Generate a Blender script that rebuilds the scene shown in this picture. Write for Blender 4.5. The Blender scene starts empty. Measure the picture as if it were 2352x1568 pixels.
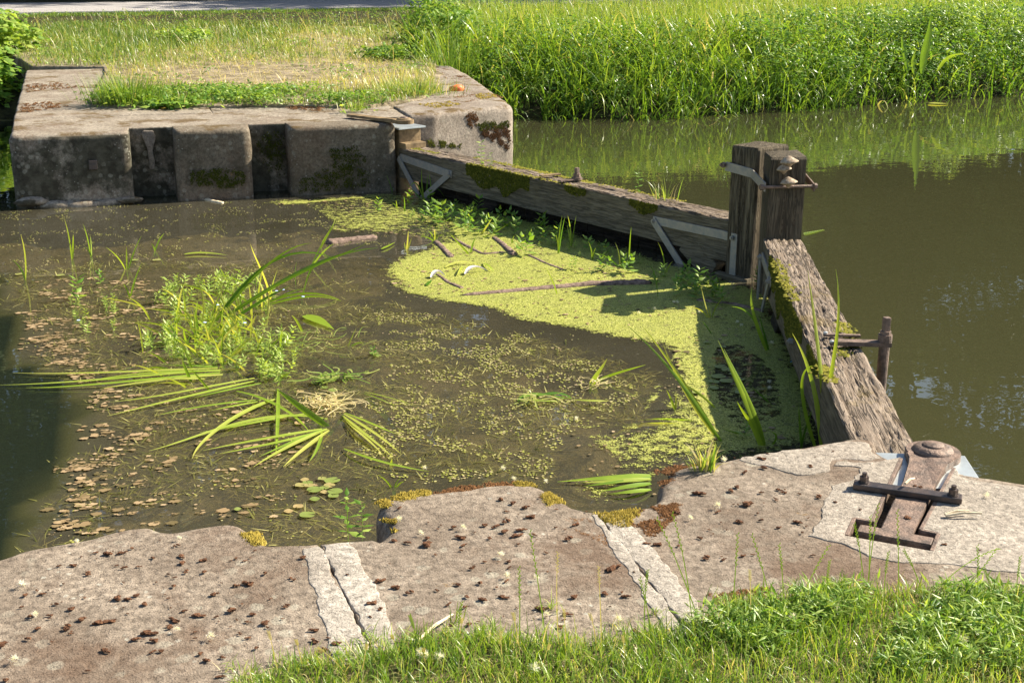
import bpy, bmesh, math, random
import numpy as np
from mathutils import Vector, Matrix, noise
from mathutils.geometry import delaunay_2d_cdt
R = math.radians
scene = bpy.context.scene
rng = np.random.default_rng(7); random.seed(7)

# ---------------------------------------------------------------- camera
CAM = np.array([0.0, -3.750, 2.268])
FOC, PITCH, ROLL, YAW = 3057.88, .2933, .0066, -.2884
_r = np.array([math.cos(YAW), math.sin(YAW), 0]); _f = np.array([-math.sin(YAW), math.cos(YAW), 0]); _u = np.array([0, 0, 1.])
FWD = _f*math.cos(PITCH)-_u*math.sin(PITCH); UPV = _u*math.cos(PITCH)+_f*math.sin(PITCH)
RT = _r*math.cos(ROLL)+UPV*math.sin(ROLL); UP2 = -_r*math.sin(ROLL)+UPV*math.cos(ROLL)
cam = bpy.data.cameras.new('camera'); co = bpy.data.objects.new('camera', cam)
scene.collection.objects.link(co); scene.camera = co
cam.sensor_width = 36; cam.lens = FOC/2352*36; cam.clip_start = .05; cam.clip_end = 2000
co.matrix_world = Matrix(((RT[0], UP2[0], -FWD[0], CAM[0]), (RT[1], UP2[1], -FWD[1], CAM[1]), (RT[2], UP2[2], -FWD[2], CAM[2]), (0, 0, 0, 1)))
cam.dof.use_dof = False

# ---------------------------------------------------------------- light
SUN_AZ, SUN_EL = R(6.3), R(37.3)          # azimuth counted from +X towards +Y
world = bpy.data.worlds.new('World'); scene.world = world; world.use_nodes = True
wn = world.node_tree.nodes; bg = wn['Background']; sky = wn.new('ShaderNodeTexSky')
sky.sky_type = 'NISHITA'; sky.sun_disc = False; sky.sun_elevation = SUN_EL; sky.sun_rotation = R(90)-SUN_AZ
world.node_tree.links.new(sky.outputs[0], bg.inputs[0]); bg.inputs[1].default_value = .07
sl = bpy.data.lights.new('sun', 'SUN'); sl.energy = 5.0; sl.angle = R(.5); sl.color = (1, .91, .75)
so = bpy.data.objects.new('sun', sl); scene.collection.objects.link(so)
sd = Vector((math.cos(SUN_EL)*math.cos(SUN_AZ), math.cos(SUN_EL)*math.sin(SUN_AZ), math.sin(SUN_EL)))
so.rotation_euler = sd.to_track_quat('Z', 'Y').to_euler(); so.location = (20, 2, 20)
scene.view_settings.view_transform = 'Standard'; scene.view_settings.look = 'None'
scene.view_settings.exposure = 1.42; scene.view_settings.gamma = 1
scene.cycles.max_bounces = 8; scene.cycles.transparent_max_bounces = 12

# ---------------------------------------------------------------- points of the place from the survey of the photograph
def ray(x, y): return FWD+RT*(x-1176)/FOC-UP2*(y-784)/FOC
def U(x, y, z=0.0):
    d = ray(x, y); return CAM+d*(z-CAM[2])/d[2]
def UV(x, y, base):                        # on the upright plane through base that faces the camera
    n = np.array([base[0]-CAM[0], base[1]-CAM[1], 0]); n /= np.linalg.norm(n)
    d = ray(x, y); return CAM+d*(np.dot(base-CAM, n)/np.dot(d, n))
def UP_(x, y, p, n):                       # on any plane
    d = ray(x, y); return CAM+d*(np.dot(np.array(p)-CAM, n)/np.dot(d, n))
def polyU(pts, z): return [tuple(U(x, y, z)[:2]) for x, y in pts]
def N(x, y, z=0.): return noise.noise(Vector((x, y, z)))
def inpoly(P, poly):
    P = np.asarray(P); x, y = P[:, 0], P[:, 1]; c = np.zeros(len(P), bool); j = len(poly)-1
    for i in range(len(poly)):
        xi, yi = poly[i][:2]; xj, yj = poly[j][:2]
        with np.errstate(divide='ignore', invalid='ignore'):
            c ^= ((yi > y) != (yj > y)) & (x < (xj-xi)*(y-yi)/(yj-yi+1e-12)+xi)
        j = i
    return c
def sample(poly, n):
    p = np.array([q[:2] for q in poly]); lo, hi = p.min(0), p.max(0); out = []
    while sum(map(len, out)) < n:
        s = rng.uniform(lo, hi, (max(n*3, 50), 2)); out.append(s[inpoly(s, poly)])
    return np.concatenate(out)[:n]

# ---------------------------------------------------------------- tags
def tag(o, label=None, cat=None, group=None, kind=None):
    if label: o['label'] = label
    if cat: o['category'] = cat
    if group: o['group'] = group
    if kind: o['kind'] = kind
    return o
def empty(name, loc=(0, 0, 0), rz=0, label=None, cat=None, group=None):
    o = bpy.data.objects.new(name, None); o.location = loc; o.rotation_euler = (0, 0, rz); o.empty_display_size = .05
    scene.collection.objects.link(o); return tag(o, label, cat, group)
def link(name, me, mat, parent=None, loc=None):
    o = bpy.data.objects.new(name, me)
    if mat and not me.materials: me.materials.append(mat)
    scene.collection.objects.link(o)
    if parent: o.parent = parent
    if loc is not None: o.location = loc
    return o
def meshd(name, v, f, smooth=False, tint=None):
    me = bpy.data.meshes.new(name); me.from_pydata([tuple(map(float, p)) for p in v], [], [tuple(map(int, q)) for q in f]); me.update()
    if smooth: me.polygons.foreach_set('use_smooth', [True]*len(me.polygons))
    if tint is not None:
        a = me.attributes.new('tint', 'FLOAT', 'POINT'); a.data.foreach_set('value', np.asarray(tint, np.float32))
    return me
def mesh_np(name, V, F, tint=None, smooth=True):
    me = bpy.data.meshes.new(name); V = np.asarray(V, np.float32); F = np.asarray(F, np.int32)
    k = F.shape[1]; me.vertices.add(len(V)); me.vertices.foreach_set('co', V.ravel())
    me.loops.add(F.size); me.loops.foreach_set('vertex_index', F.ravel())
    me.polygons.add(len(F)); me.polygons.foreach_set('loop_start', np.arange(0, F.size, k, dtype=np.int32))
    me.polygons.foreach_set('loop_total', np.full(len(F), k, np.int32))
    if smooth: me.polygons.foreach_set('use_smooth', np.ones(len(F), bool))
    if tint is not None:
        a = me.attributes.new('tint', 'FLOAT', 'POINT'); a.data.foreach_set('value', np.asarray(tint, np.float32))
    me.update(calc_edges=True); me.validate(); return me

# ---------------------------------------------------------------- materials
class NT:
    def __init__(s, name):
        s.m = bpy.data.materials.new(name); s.m.use_nodes = True; s.t = s.m.node_tree; s.n = s.t.nodes
        s.b = s.n['Principled BSDF']; s.out = s.n['Material Output']; s.pos = s.n.new('ShaderNodeNewGeometry').outputs['Position']
    def lk(s, a, b): s.t.links.new(a, b)
    def vec(s, sc=(1, 1, 1), src=None, rot=(0, 0, 0)):
        m = s.n.new('ShaderNodeMapping'); m.inputs['Scale'].default_value = sc; m.inputs['Rotation'].default_value = rot; s.lk(src or s.pos, m.inputs[0]); return m.outputs[0]
    def obj(s): return s.n.new('ShaderNodeTexCoord').outputs['Object']
    def noise(s, scale, det=6, rough=.55, v=None, dist=0):
        m = s.n.new('ShaderNodeTexNoise'); m.inputs['Scale'].default_value = scale; m.inputs['Detail'].default_value = det
        m.inputs['Roughness'].default_value = rough; m.inputs['Distortion'].default_value = dist; s.lk(v or s.pos, m.inputs['Vector']); return m.outputs[0]
    def voro(s, scale, v=None, feat='F1', out='Distance'):
        m = s.n.new('ShaderNodeTexVoronoi'); m.feature = feat; m.inputs['Scale'].default_value = scale; s.lk(v or s.pos, m.inputs['Vector']); return m.outputs[out]
    def ramp(s, src, stops):
        m = s.n.new('ShaderNodeValToRGB'); e = m.color_ramp.elements
        while len(e) < len(stops): e.new(.5)
        for k, (p, c) in enumerate(stops):
            e[k].position = p; c = (c, c, c) if not isinstance(c, tuple) else c; e[k].color = (*c, 1)
        s.lk(src, m.inputs[0]); return m.outputs[0]
    def mix(s, f, a, b, mode='MIX'):
        m = s.n.new('ShaderNodeMix'); m.data_type = 'RGBA'; m.blend_type = mode
        for i, q in ((0, f), (6, a), (7, b)):
            if hasattr(q, 'links'): s.lk(q, m.inputs[i])
            else: m.inputs[i].default_value = (*q, 1) if isinstance(q, tuple) else q
        return m.outputs[2]
    def math(s, op, a, b=0., c=None):
        m = s.n.new('ShaderNodeMath'); m.operation = op
        for i, q in enumerate((a, b) if c is None else (a, b, c)):
            if hasattr(q, 'links'): s.lk(q, m.inputs[i])
            else: m.inputs[i].default_value = q
        return m.outputs[0]
    def bump(s, h, dist, st=1.):
        m = s.n.new('ShaderNodeBump'); m.inputs['Distance'].default_value = dist; m.inputs['Strength'].default_value = st
        s.lk(h, m.inputs['Height']); s.lk(m.outputs[0], s.b.inputs['Normal']); return m.outputs[0]
    def nz(s):
        x = s.n.new('ShaderNodeSeparateXYZ'); s.lk(s.n.new('ShaderNodeNewGeometry').outputs['True Normal'], x.inputs[0]); return x.outputs[2]
    def fin(s, col, rough=.85, spec=.3):
        if hasattr(col, 'links'): s.lk(col, s.b.inputs['Base Color'])
        else: s.b.inputs['Base Color'].default_value = (*col, 1)
        s.b.inputs['Roughness'].default_value = rough; s.b.inputs['Specular IOR Level'].default_value = spec; return s.m

def stone_mat(name, c1, c2, lichen=.45, stain=.5, algae=0., algae_c=(.03, .032, .022), moss=.0):
    t = NT(name)
    n1 = t.noise(3.2, 8, .62); n2 = t.noise(38, 6, .7); n3 = t.noise(210, 3, .6)
    c = t.mix(t.ramp(n1, [(.34, 0.), (.66, 1.)]), c1, c2)
    c = t.mix(t.ramp(n2, [(.3, 1.), (.62, 0.)]), c, tuple(.55*q for q in c1))
    if stain:
        s = t.noise(1.7, 9, .68, t.vec((1, 1, 1), rot=(0, 0, .6)))
        c = t.mix(t.math('MULTIPLY', t.ramp(s, [(.5, 0.), (.62, 1.)]), stain), c, (.13, .075, .045))
    if algae:
        a = t.noise(2.3, 9, .66); a2 = t.ramp(a, [(.38-.02, 1.), (.56, 0.)]) if algae < 0 else t.ramp(a, [(.40, 0.), (.50, 1.)])
        up = t.ramp(t.nz(), [(.45, 1.), (.8, 0.)])
        c = t.mix(t.math('MULTIPLY', t.math('MULTIPLY', a2, up), abs(algae)), c, t.mix(t.ramp(t.noise(14, 5), [(.4, 0.), (.62, 1.)]), algae_c, (.085, .08, .055)))
    if moss:
        mm = t.math('MULTIPLY', t.ramp(t.noise(2.9, 10, .7), [(.53, 0.), (.6, 1.)]), t.ramp(t.nz(), [(.5, 0.), (.8, 1.)]))
        c = t.mix(t.math('MULTIPLY', mm, moss), c, (.115, .07, .02))
    if lichen:
        v = t.vec((1, 1, 1)); vd = t.voro(13, v); ld = t.math('ADD', vd, t.math('MULTIPLY', t.noise(22, 5, .7), .55))
        ok = t.math('MULTIPLY', t.ramp(ld, [(.5, 1.), (.56, 0.)]), t.ramp(t.noise(1.9, 3), [(.42, 0.), (.54, 1.)]))
        c = t.mix(t.math('MULTIPLY', ok, lichen*.55), c, (.50, .48, .38))
        v2 = t.math('ADD', t.voro(26), t.math('MULTIPLY', t.noise(60, 3), .5)); ok2 = t.math('MULTIPLY', t.ramp(v2, [(.38, 1.), (.45, 0.)]), t.ramp(t.noise(3.1, 3), [(.5, 0.), (.62, 1.)]))
        c = t.mix(t.math('MULTIPLY', ok2, lichen), c, (.52, .5, .42))
        og = t.ramp(t.noise(5.5, 7, .7, t.vec((1, 1, 1), rot=(1, .3, .2))), [(.66, 0.), (.71, 1.)])
        c = t.mix(t.math('MULTIPLY', og, .55), c, (.36, .21, .07))
    c = t.mix(.55, c, t.ramp(n3, [(.3, .35), (.7, 1.08)]), 'MULTIPLY')
    pit = t.ramp(t.noise(75, 4, .75), [(.28, 0.), (.45, 1.)])
    h = t.math('ADD', t.math('ADD', t.math('MULTIPLY', n2, .7), t.math('MULTIPLY', n3, .25)), t.math('MULTIPLY', pit, .35))
    t.bump(h, .012, .9)
    return t.fin(c, .9, .2)
M = {}
M['stone_near'] = stone_mat('sandstone_near', (.225, .175, .13), (.43, .355, .275), .6, .6)
M['stone_light'] = stone_mat('pale_concrete', (.37, .32, .26), (.54, .475, .395), 0, .18)
M['mortar'] = stone_mat('pale_mortar', (.40, .35, .29), (.60, .54, .46), 0, .12)
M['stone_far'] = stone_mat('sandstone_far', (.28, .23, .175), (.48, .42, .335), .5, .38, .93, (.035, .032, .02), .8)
M['stone_wing'] = stone_mat('sandstone_wing', (.30, .25, .20), (.44, .38, .31), .25, .3, -.55, (.06, .055, .05), .9)

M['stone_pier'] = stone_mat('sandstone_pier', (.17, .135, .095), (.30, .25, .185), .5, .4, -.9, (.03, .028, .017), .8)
def foliage(name, stops, transl=.42, rough=.36, spec=.5):
    t = NT(name); a = t.n.new('ShaderNodeAttribute'); a.attribute_name = 'tint'
    c = t.ramp(a.outputs['Fac'], stops); t.fin(c, rough, spec)
    tr = t.n.new('ShaderNodeBsdfTranslucent'); c2 = t.mix(1., c, (1.35, 1.25, .55), 'MULTIPLY'); t.lk(c2, tr.inputs[0])
    mx = t.n.new('ShaderNodeMixShader'); mx.inputs[0].default_value = transl
    t.lk(t.b.outputs[0], mx.inputs[1]); t.lk(tr.outputs[0], mx.inputs[2]); t.lk(mx.outputs[0], t.out.inputs[0]); return t.m
GREEN = [(0, (.035, .085, .012)), (.35, (.10, .20, .022)), (.65, (.22, .34, .045)), (.86, (.36, .43, .09)), (1, (.56, .48, .25))]
M['grass'] = foliage('grass_blades', GREEN)
M['dry'] = foliage('dry_grass', [(0, (.07, .15, .02)), (.3, (.20, .30, .045)), (.6, (.40, .40, .12)), (1, (.66, .55, .30))], .38)
M['iris'] = foliage('iris_leaf', [(0, (.03, .085, .012)), (.4, (.10, .22, .02)), (.75, (.30, .42, .04)), (1, (.52, .52, .12))], .45, .35, .5)
M['leaf'] = foliage('weed_leaf', [(0, (.04, .11, .018)), (.5, (.13, .26, .03)), (1, (.36, .46, .10))], .42, .42, .4)
M['tree_leaf'] = foliage('tree_leaf', [(0, (.022, .045, .012)), (.6, (.05, .085, .018)), (1, (.10, .14, .03))], .25, .55, .2)
M['weed_under'] = foliage('drowned_weed', [(0, (.04, .05, .01)), (.5, (.15, .145, .04)), (1, (.36, .33, .13))], .15, .7, .1)
M['pad'] = foliage('floating_pad', [(0, (.10, .16, .03)), (.5, (.24, .28, .07)), (1, (.42, .27, .14))], .12, .35, .5)
M['scum'] = foliage('floating_scum', [(0, (.10, .08, .03)), (.5, (.26, .18, .09)), (1, (.42, .31, .18))], .05, .6, .3)
M['moss_gold'] = foliage('golden_moss', [(0, (.10, .09, .015)), (.5, (.26, .19, .03)), (1, (.42, .33, .07))], .15, .8, .1)
M['moss_brown'] = foliage('brown_moss', [(0, (.05, .025, .012)), (.5, (.12, .058, .025)), (1, (.22, .11, .045))], .05, .9, .1)
M['moss_green'] = foliage('green_moss', [(0, (.035, .045, .006)), (.5, (.09, .095, .012)), (1, (.22, .20, .03))], .12, .85, .1)

def plain(name, col, rough=.7, spec=.3, metal=0., var=.25, scale=30, bump=.002, c2=None):
    t = NT(name); c = t.mix(t.ramp(t.noise(scale, 6, .65), [(.35, 0.), (.65, 1.)]), tuple(q*(1-var) for q in col), c2 or tuple(min(1, q*(1+var)) for q in col))
    t.b.inputs['Metallic'].default_value = metal; t.bump(t.noise(scale*4, 4, .6), bump); return t.fin(c, rough, spec)
M['rust'] = plain('rusty_iron', (.14, .105, .085), .6, .4, .3, .35, 26, .004, (.24, .165, .125))
M['dark_iron'] = plain('dark_iron', (.075, .07, .075), .42, .5, .6, .25, 14, .002, (.14, .10, .08))
M['strap'] = plain('grey_strap_iron', (.27, .27, .26), .5, .5, .2, .2, 22, .002, (.33, .29, .24))
M['zinc'] = plain('zinc_plate', (.42, .46, .47), .4, .5, .55, .12, 9, .001)
M['rust_brown'] = plain('brown_rusted_sheet', (.16, .11, .055), .7, .3, .1, .35, 12, .002, (.27, .19, .10))
M['soil'] = plain('dark_soil', (.06, .045, .03), .95, .1, 0, .5, 60, .006, (.14, .11, .075))
M['ground_grass'] = plain('grassy_soil', (.07, .085, .025), .95, .1, 0, .5, 12, .02, (.22, .18, .09))
M['island_soil'] = plain('dry_trodden_soil', (.17, .14, .075), .95, .1, 0, .4, 5, .02, (.33, .27, .19))
M['bank_soil'] = plain('dark_bank_soil', (.03, .03, .015), .95, .1, 0, .5, 6, .03, (.06, .06, .025))
M['gravel'] = plain('pale_gravel', (.36, .34, .33), .95, .2, 0, .22, 45, .01)
M['clod'] = plain('brown_moss_clod', (.085, .042, .026), .95, .1, 0, .45, 90, .004, (.20, .10, .055))
M['feather'] = foliage('white_feather', [(0, (.75, .73, .70)), (1, (.9, .9, .9))], .4, .8, .1)
M['fungus'] = plain('bracket_fungus', (.30, .21, .13), .8, .2, 0, .25, 50, .003, (.46, .37, .27))
M['orange'] = plain('orange_plastic', (.75, .16, .05), .5, .4, 0, .1)
M['straw'] = plain('bleached_straw', (.62, .52, .36), .8, .2, 0, .2)
M['scum_stalk'] = plain('scummed_stalk', (.22, .15, .08), .8, .2, 0, .3)
M['bark'] = plain('wet_bark', (.12, .075, .055), .85, .3, 0, .45, 40, .006, (.30, .21, .16))
M['tree_bark'] = plain('tree_bark', (.07, .06, .045), .9, .2, 0, .4, 6, .02)
M['blue'] = plain('blue_insect', (.08, .35, .75), .4, .5)
M['petal'] = plain('pale_blue_petal', (.45, .55, .8), .6, .3)

def wood_mat(name, c1, c2, moss=0., dark=0., up=False, crack=.9):
    t = NT(name); o = t.obj(); w = lambda l, k: t.vec((k, k, l) if up else (l, k, k), o); v = w(2.2, 26)
    g = t.noise(1.6, 8, .65, v, .6); fine = t.noise(6, 4, .6, w(3, 90), .3)
    c = t.mix(t.ramp(g, [(.33, 0.), (.64, 1.)]), c1, c2)
    ck = t.ramp(t.noise(1., 3, .5, w(3.0, 50), .9), [(.44, 0.), (.48, 1.), (.52, 1.), (.56, 0.)]); ck = t.math('MULTIPLY', ck, t.ramp(t.noise(1.3, 4, .6, w(1.6, 12)), [(.36, 0.), (.46, crack)])); c = t.mix(ck, c, tuple(.13*q for q in c1))
    c = t.mix(.5, c, t.ramp(fine, [(.25, .4), (.7, 1.)]), 'MULTIPLY')
    if dark: c = t.mix(t.ramp(t.noise(1.4, 6, .65), [(.4, dark), (.6, 0.)]), c, (.035, .03, .022))
    if moss:
        m = t.ramp(t.noise(3.4, 8, .72), [(.56, 0.), (.64, 1.)])
        c = t.mix(t.math('MULTIPLY', m, moss), c, t.mix(t.ramp(t.noise(60, 3), [(.4, 0.), (.6, 1.)]), (.13, .09, .015), (.32, .23, .05)))
    t.bump(t.math('SUBTRACT', t.math('ADD', t.math('MULTIPLY', g, .8), fine), t.math('MULTIPLY', ck, 1.6)), .007, 1.); return t.fin(c, .85, .25)
M['wood_top'] = wood_mat('weathered_oak', (.19, .14, .10), (.38, .305, .235), .35, 0, False, .85)
M['wood_side'] = wood_mat('grey_algae_oak', (.15, .125, .08), (.30, .25, .17), .12, .3, False, .45)
M['wood_post'] = wood_mat('post_oak', (.12, .09, .055), (.26, .21, .135), 0, .5, True, .6)
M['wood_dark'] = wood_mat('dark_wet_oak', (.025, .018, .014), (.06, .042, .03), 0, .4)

# water: a murky surface over a weedy bed
def water_mat():
    t = NT('pond_water'); a = t.n.new('ShaderNodeAttribute'); a.attribute_name = 'tint'; fac = a.outputs['Fac']
    df = t.n.new('ShaderNodeBsdfDiffuse'); tr = t.n.new('ShaderNodeBsdfTransparent'); gl = t.n.new('ShaderNodeBsdfGlossy')
    cl = t.mix(t.ramp(t.noise(.9, 5, .6), [(.35, 0.), (.65, 1.)]), (.105, .096, .062), (.145, .132, .09))
    t.lk(t.mix(t.ramp(fac, [(.3, 0.), (1., 1.)]), t.ramp(fac, [(0, (.014, .019, .012)), (.3, (.046, .047, .021))]), cl), df.inputs[0]); tr.inputs[0].default_value = (.90, .84, .66, 1)
    gl.inputs['Roughness'].default_value = .0; gl.inputs[0].default_value = (1, 1, 1, 1)
    m1 = t.n.new('ShaderNodeMixShader'); t.lk(t.ramp(fac, [(0., .85), (.3, .85), (1., .34)]), m1.inputs[0]); t.lk(tr.outputs[0], m1.inputs[1]); t.lk(df.outputs[0], m1.inputs[2])
    h = t.math('ADD', t.noise(2.4, 2, .5, t.vec((1, 1.6, 1))), t.math('MULTIPLY', t.noise(9, 2, .5), .16))
    b = t.n.new('ShaderNodeBump'); b.inputs['Distance'].default_value = .02; b.inputs['Strength'].default_value = .10; t.lk(h, b.inputs['Height'])
    t.lk(b.outputs[0], gl.inputs['Normal'])
    dt = t.n.new('ShaderNodeVectorMath'); dt.operation = 'DOT_PRODUCT'; t.lk(b.outputs[0], dt.inputs[0]); t.lk(t.n.new('ShaderNodeNewGeometry').outputs['Incoming'], dt.inputs[1])
    fres = t.math('MULTIPLY_ADD', t.math('POWER', t.math('SUBTRACT', 1., t.math('MINIMUM', t.math('ABSOLUTE', dt.outputs['Value']), 1.)), 5.), .98, .02)   # same from above and below
    m2 = t.n.new('ShaderNodeMixShader'); t.lk(fres, m2.inputs[0]); t.lk(m1.outputs[0], m2.inputs[1]); t.lk(gl.outputs[0], m2.inputs[2])
    t.lk(m2.outputs[0], t.out.inputs[0]); return t.m
M['water'] = water_mat()
def bed_mat():
    t = NT('weedy_bed'); w = t.ramp(t.noise(3.0, 8, .7, dist=.8), [(.44, 0.), (.58, 1.)])
    wc = t.mix(t.ramp(t.noise(26, 5, .7), [(.35, 0.), (.65, 1.)]), (.03, .032, .009), (.15, .125, .042))
    c = t.mix(w, t.mix(t.noise(7, 5), (.13, .115, .075), (.18, .155, .10)), wc); t.bump(t.noise(18, 6, .7), .05); return t.fin(c, .95, .1)
M['bed'] = bed_mat()
def duck_mat():
    t = NT('duckweed'); v = t.vec((1, 1, 1)); a = t.n.new('ShaderNodeAttribute'); a.attribute_name = 'tint'
    vo = t.n.new('ShaderNodeTexVoronoi'); vo.inputs['Scale'].default_value = 150; t.lk(v, vo.inputs['Vector'])
    sp = t.n.new('ShaderNodeSeparateColor'); t.lk(vo.outputs['Color'], sp.inputs[0])
    c = t.ramp(sp.outputs[0], [(0, (.10, .13, .018)), (.3, (.27, .29, .045)), (.8, (.40, .41, .08)), (1, (.50, .48, .16))])
    big = t.ramp(t.noise(2.2, 6, .65), [(.38, 0.), (.62, 1.)]); c = t.mix(t.math('MULTIPLY', big, .35), c, (.22, .24, .06))
    c = t.mix(t.ramp(t.noise(30, 7, .75), [(.33, 1.), (.43, 0.)]), c, (.05, .04, .02)); c = t.mix(t.ramp(t.noise(9, 8, .75), [(.33, .8), (.44, 0.)]), c, (.10, .085, .035))
    t.fin(c, .55, .3)
    # gaps between the fronds where the cover is thin
    lim = t.math('ADD', t.math('MULTIPLY_ADD', t.noise(17, 7, .75), 1.9, -.42), t.math('MULTIPLY', sp.outputs[1], .25))
    hole = t.math('LESS_THAN', t.math('SUBTRACT', a.outputs['Fac'], lim), 0.)
    gap = t.math('MULTIPLY', t.math('GREATER_THAN', vo.outputs['Distance'], .62), t.math('GREATER_THAN', sp.outputs[2], .45))
    al = t.math('MAXIMUM', hole, gap)
    tr = t.n.new('ShaderNodeBsdfTransparent'); mx = t.n.new('ShaderNodeMixShader'); t.lk(al, mx.inputs[0]); t.lk(t.b.outputs[0], mx.inputs[1]); t.lk(tr.outputs[0], mx.inputs[2])
    t.lk(mx.outputs[0], t.out.inputs[0]); t.bump(vo.outputs['Distance'], .003); return t.m
M['duck'] = duck_mat()
M['frond'] = foliage('duckweed_frond', [(0, (.10, .13, .02)), (.6, (.34, .34, .07)), (.85, (.42, .38, .18)), (1, (.36, .25, .16))], .1, .5, .3)

# ---------------------------------------------------------------- mesh helpers
def fillet(out):
    n = len(out); res = []
    for i in range(n):
        p = np.array(out[i][:2]); r = out[i][2]; a = np.array(out[i-1][:2])-p; b = np.array(out[(i+1) % n][:2])-p
        la, lb = np.linalg.norm(a), np.linalg.norm(b)
        if r < .012: res.append((p[0], p[1], r)); continue
        c = min(1.4*r, .42*la, .42*lb); p1, p2 = p+a/la*c, p+b/lb*c
        for s in (0, .33, .67, 1): q = (1-s)**2*p1+2*s*(1-s)*p+s*s*p2; res.append((q[0], q[1], r))
    return res
def prism(name, outline, zt, zb, mat, parent=None, seg=.045, amp=.006, top=.004, grid=.06, levels=5, nf=7., seed=0., hole=None):
    """stone with worn arrises: outline is (x, y, arris radius), any turn"""
    o = [tuple(q) for q in outline]
    ar = sum(o[i][0]*o[(i+1) % len(o)][1]-o[(i+1) % len(o)][0]*o[i][1] for i in range(len(o)))
    if ar < 0: o = o[::-1]
    o = fillet(o); pts = []
    for i in range(len(o)):
        a, b = o[i], o[(i+1) % len(o)]; L = math.hypot(b[0]-a[0], b[1]-a[1])
        if L < 1e-5: continue
        k = max(1, int(L/seg))
        for j in range(k): s = j/k; pts.append([a[0]+(b[0]-a[0])*s, a[1]+(b[1]-a[1])*s, a[2]+(b[2]-a[2])*s])
    P = np.array(pts); n = len(P); T = np.roll(P[:, :2], -1, 0)-np.roll(P[:, :2], 1, 0); T /= np.linalg.norm(T, axis=1)[:, None]+1e-9
    NO = np.stack([T[:, 1], -T[:, 0]], 1); ro = P[:, 2]
    levs = [(zb+(zt-zb)*k/levels, 0., 0) for k in range(levels)]
    V = []; rings = 0
    prof = [(z, None) for z, _, _ in levs]+[(None, th) for th in (0, .3, .62, .9, 1.2, math.pi/2)]
    for z, th in prof:
        for i in range(n):
            if th is None: zz = min(z, zt-ro[i]-.001*(levels-rings)); ins = 0.
            else: zz = zt-ro[i]+ro[i]*math.sin(th); ins = ro[i]*(1-math.cos(th))
            j = amp*(N(P[i, 0]*nf+seed, P[i, 1]*nf, zz*nf)+.6*N(P[i, 0]*nf*3+seed, P[i, 1]*nf*3, zz*nf*3)) if ro[i] > .0035 else 0.
            q = P[i, :2]-NO[i]*(ins-j); V.append((q[0], q[1], zz))
        rings += 1
    F = [(k*n+i, k*n+(i+1) % n, (k+1)*n+(i+1) % n, (k+1)*n+i) for k in range(rings-1) for i in range(n)]
    ring = [Vector(V[(rings-1)*n+i][:2]) for i in range(n)]; base = (rings-1)*n
    rp = [tuple(q) for q in ring]; inner = []
    lo = np.min(rp, 0); hi = np.max(rp, 0)
    gx, gy = np.meshgrid(np.arange(lo[0], hi[0], grid), np.arange(lo[1], hi[1], grid)); g = np.stack([gx.ravel(), gy.ravel()], 1)
    if len(g):
        g = g+rng.uniform(-.2, .2, g.shape)*grid; g = g[inpoly(g, rp)]
        if len(g):
            ra = np.array(rp); d = np.min(np.linalg.norm(g[:, None]-ra[None], axis=2), 1) if len(g)*len(ra) < 4e7 else np.ones(len(g)); inner = [Vector(q) for q in g[d > grid*.45]]
    vo, eo, fo, ov, oe, of_ = delaunay_2d_cdt(ring+inner, [(i, (i+1) % n) for i in range(n)], [], 1, 1e-6)
    remap = {}
    for k, q in enumerate(vo):
        src = ov[k]; b0 = [s for s in src if s < n]
        if b0: remap[k] = base+b0[0]
        else:
            remap[k] = len(V); V.append((q[0], q[1], zt+top*(N(q[0]*5+seed, q[1]*5)+.5*N(q[0]*15, q[1]*15, seed))))
    F += [tuple(remap[i] for i in f) for f in fo]
    me = meshd(name, V, [f for f in F if len(set(f)) > 2], True); me.validate(); return link(name, me, mat, parent)
def box(cx, cy, cz, sx, sy, sz, rot=0, bev=0., axis=None):
    bm = bmesh.new(); bmesh.ops.create_cube(bm, size=1); bmesh.ops.scale(bm, vec=(sx, sy, sz), verts=bm.verts)
    if bev: bmesh.ops.bevel(bm, geom=bm.edges, offset=bev, segments=2, affect='EDGES', profile=.6)
    if axis: bmesh.ops.rotate(bm, cent=(0, 0, 0), matrix=Matrix.Rotation(rot, 3, axis), verts=bm.verts)
    elif rot: bmesh.ops.rotate(bm, cent=(0, 0, 0), matrix=Matrix.Rotation(rot, 3, 'Z'), verts=bm.verts)
    bmesh.ops.translate(bm, vec=(cx, cy, cz), verts=bm.verts); return bm
def join(name, bms, mat, parent=None, smooth=False):
    bm = bmesh.new()
    for b in bms:
        me = bpy.data.meshes.new('t'); b.to_mesh(me); bm.from_mesh(me); bpy.data.meshes.remove(me); b.free()
    me = bpy.data.meshes.new(name); bm.to_mesh(me); bm.free()
    if smooth: me.polygons.foreach_set('use_smooth', [True]*len(me.polygons))
    return link(name, me, mat, parent)
def bar(p, q, w, t, up=(0, 0, 1), bev=.002):
    """flat bar from p to q, w wide across `up`x dir, t thick along up"""
    p, q = Vector(p), Vector(q); d = (q-p); L = d.length; d.normalize(); u = Vector(up); s = u.cross(d).normalized(); u = d.cross(s)
    bm = box(0, 0, 0, L, w, t, bev=bev); m = Matrix(((d[0], s[0], u[0]), (d[1], s[1], u[1]), (d[2], s[2], u[2])))
    bmesh.ops.rotate(bm, cent=(0, 0, 0), matrix=m, verts=bm.verts); bmesh.ops.translate(bm, vec=(p+q)/2, verts=bm.verts); return bm
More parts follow.
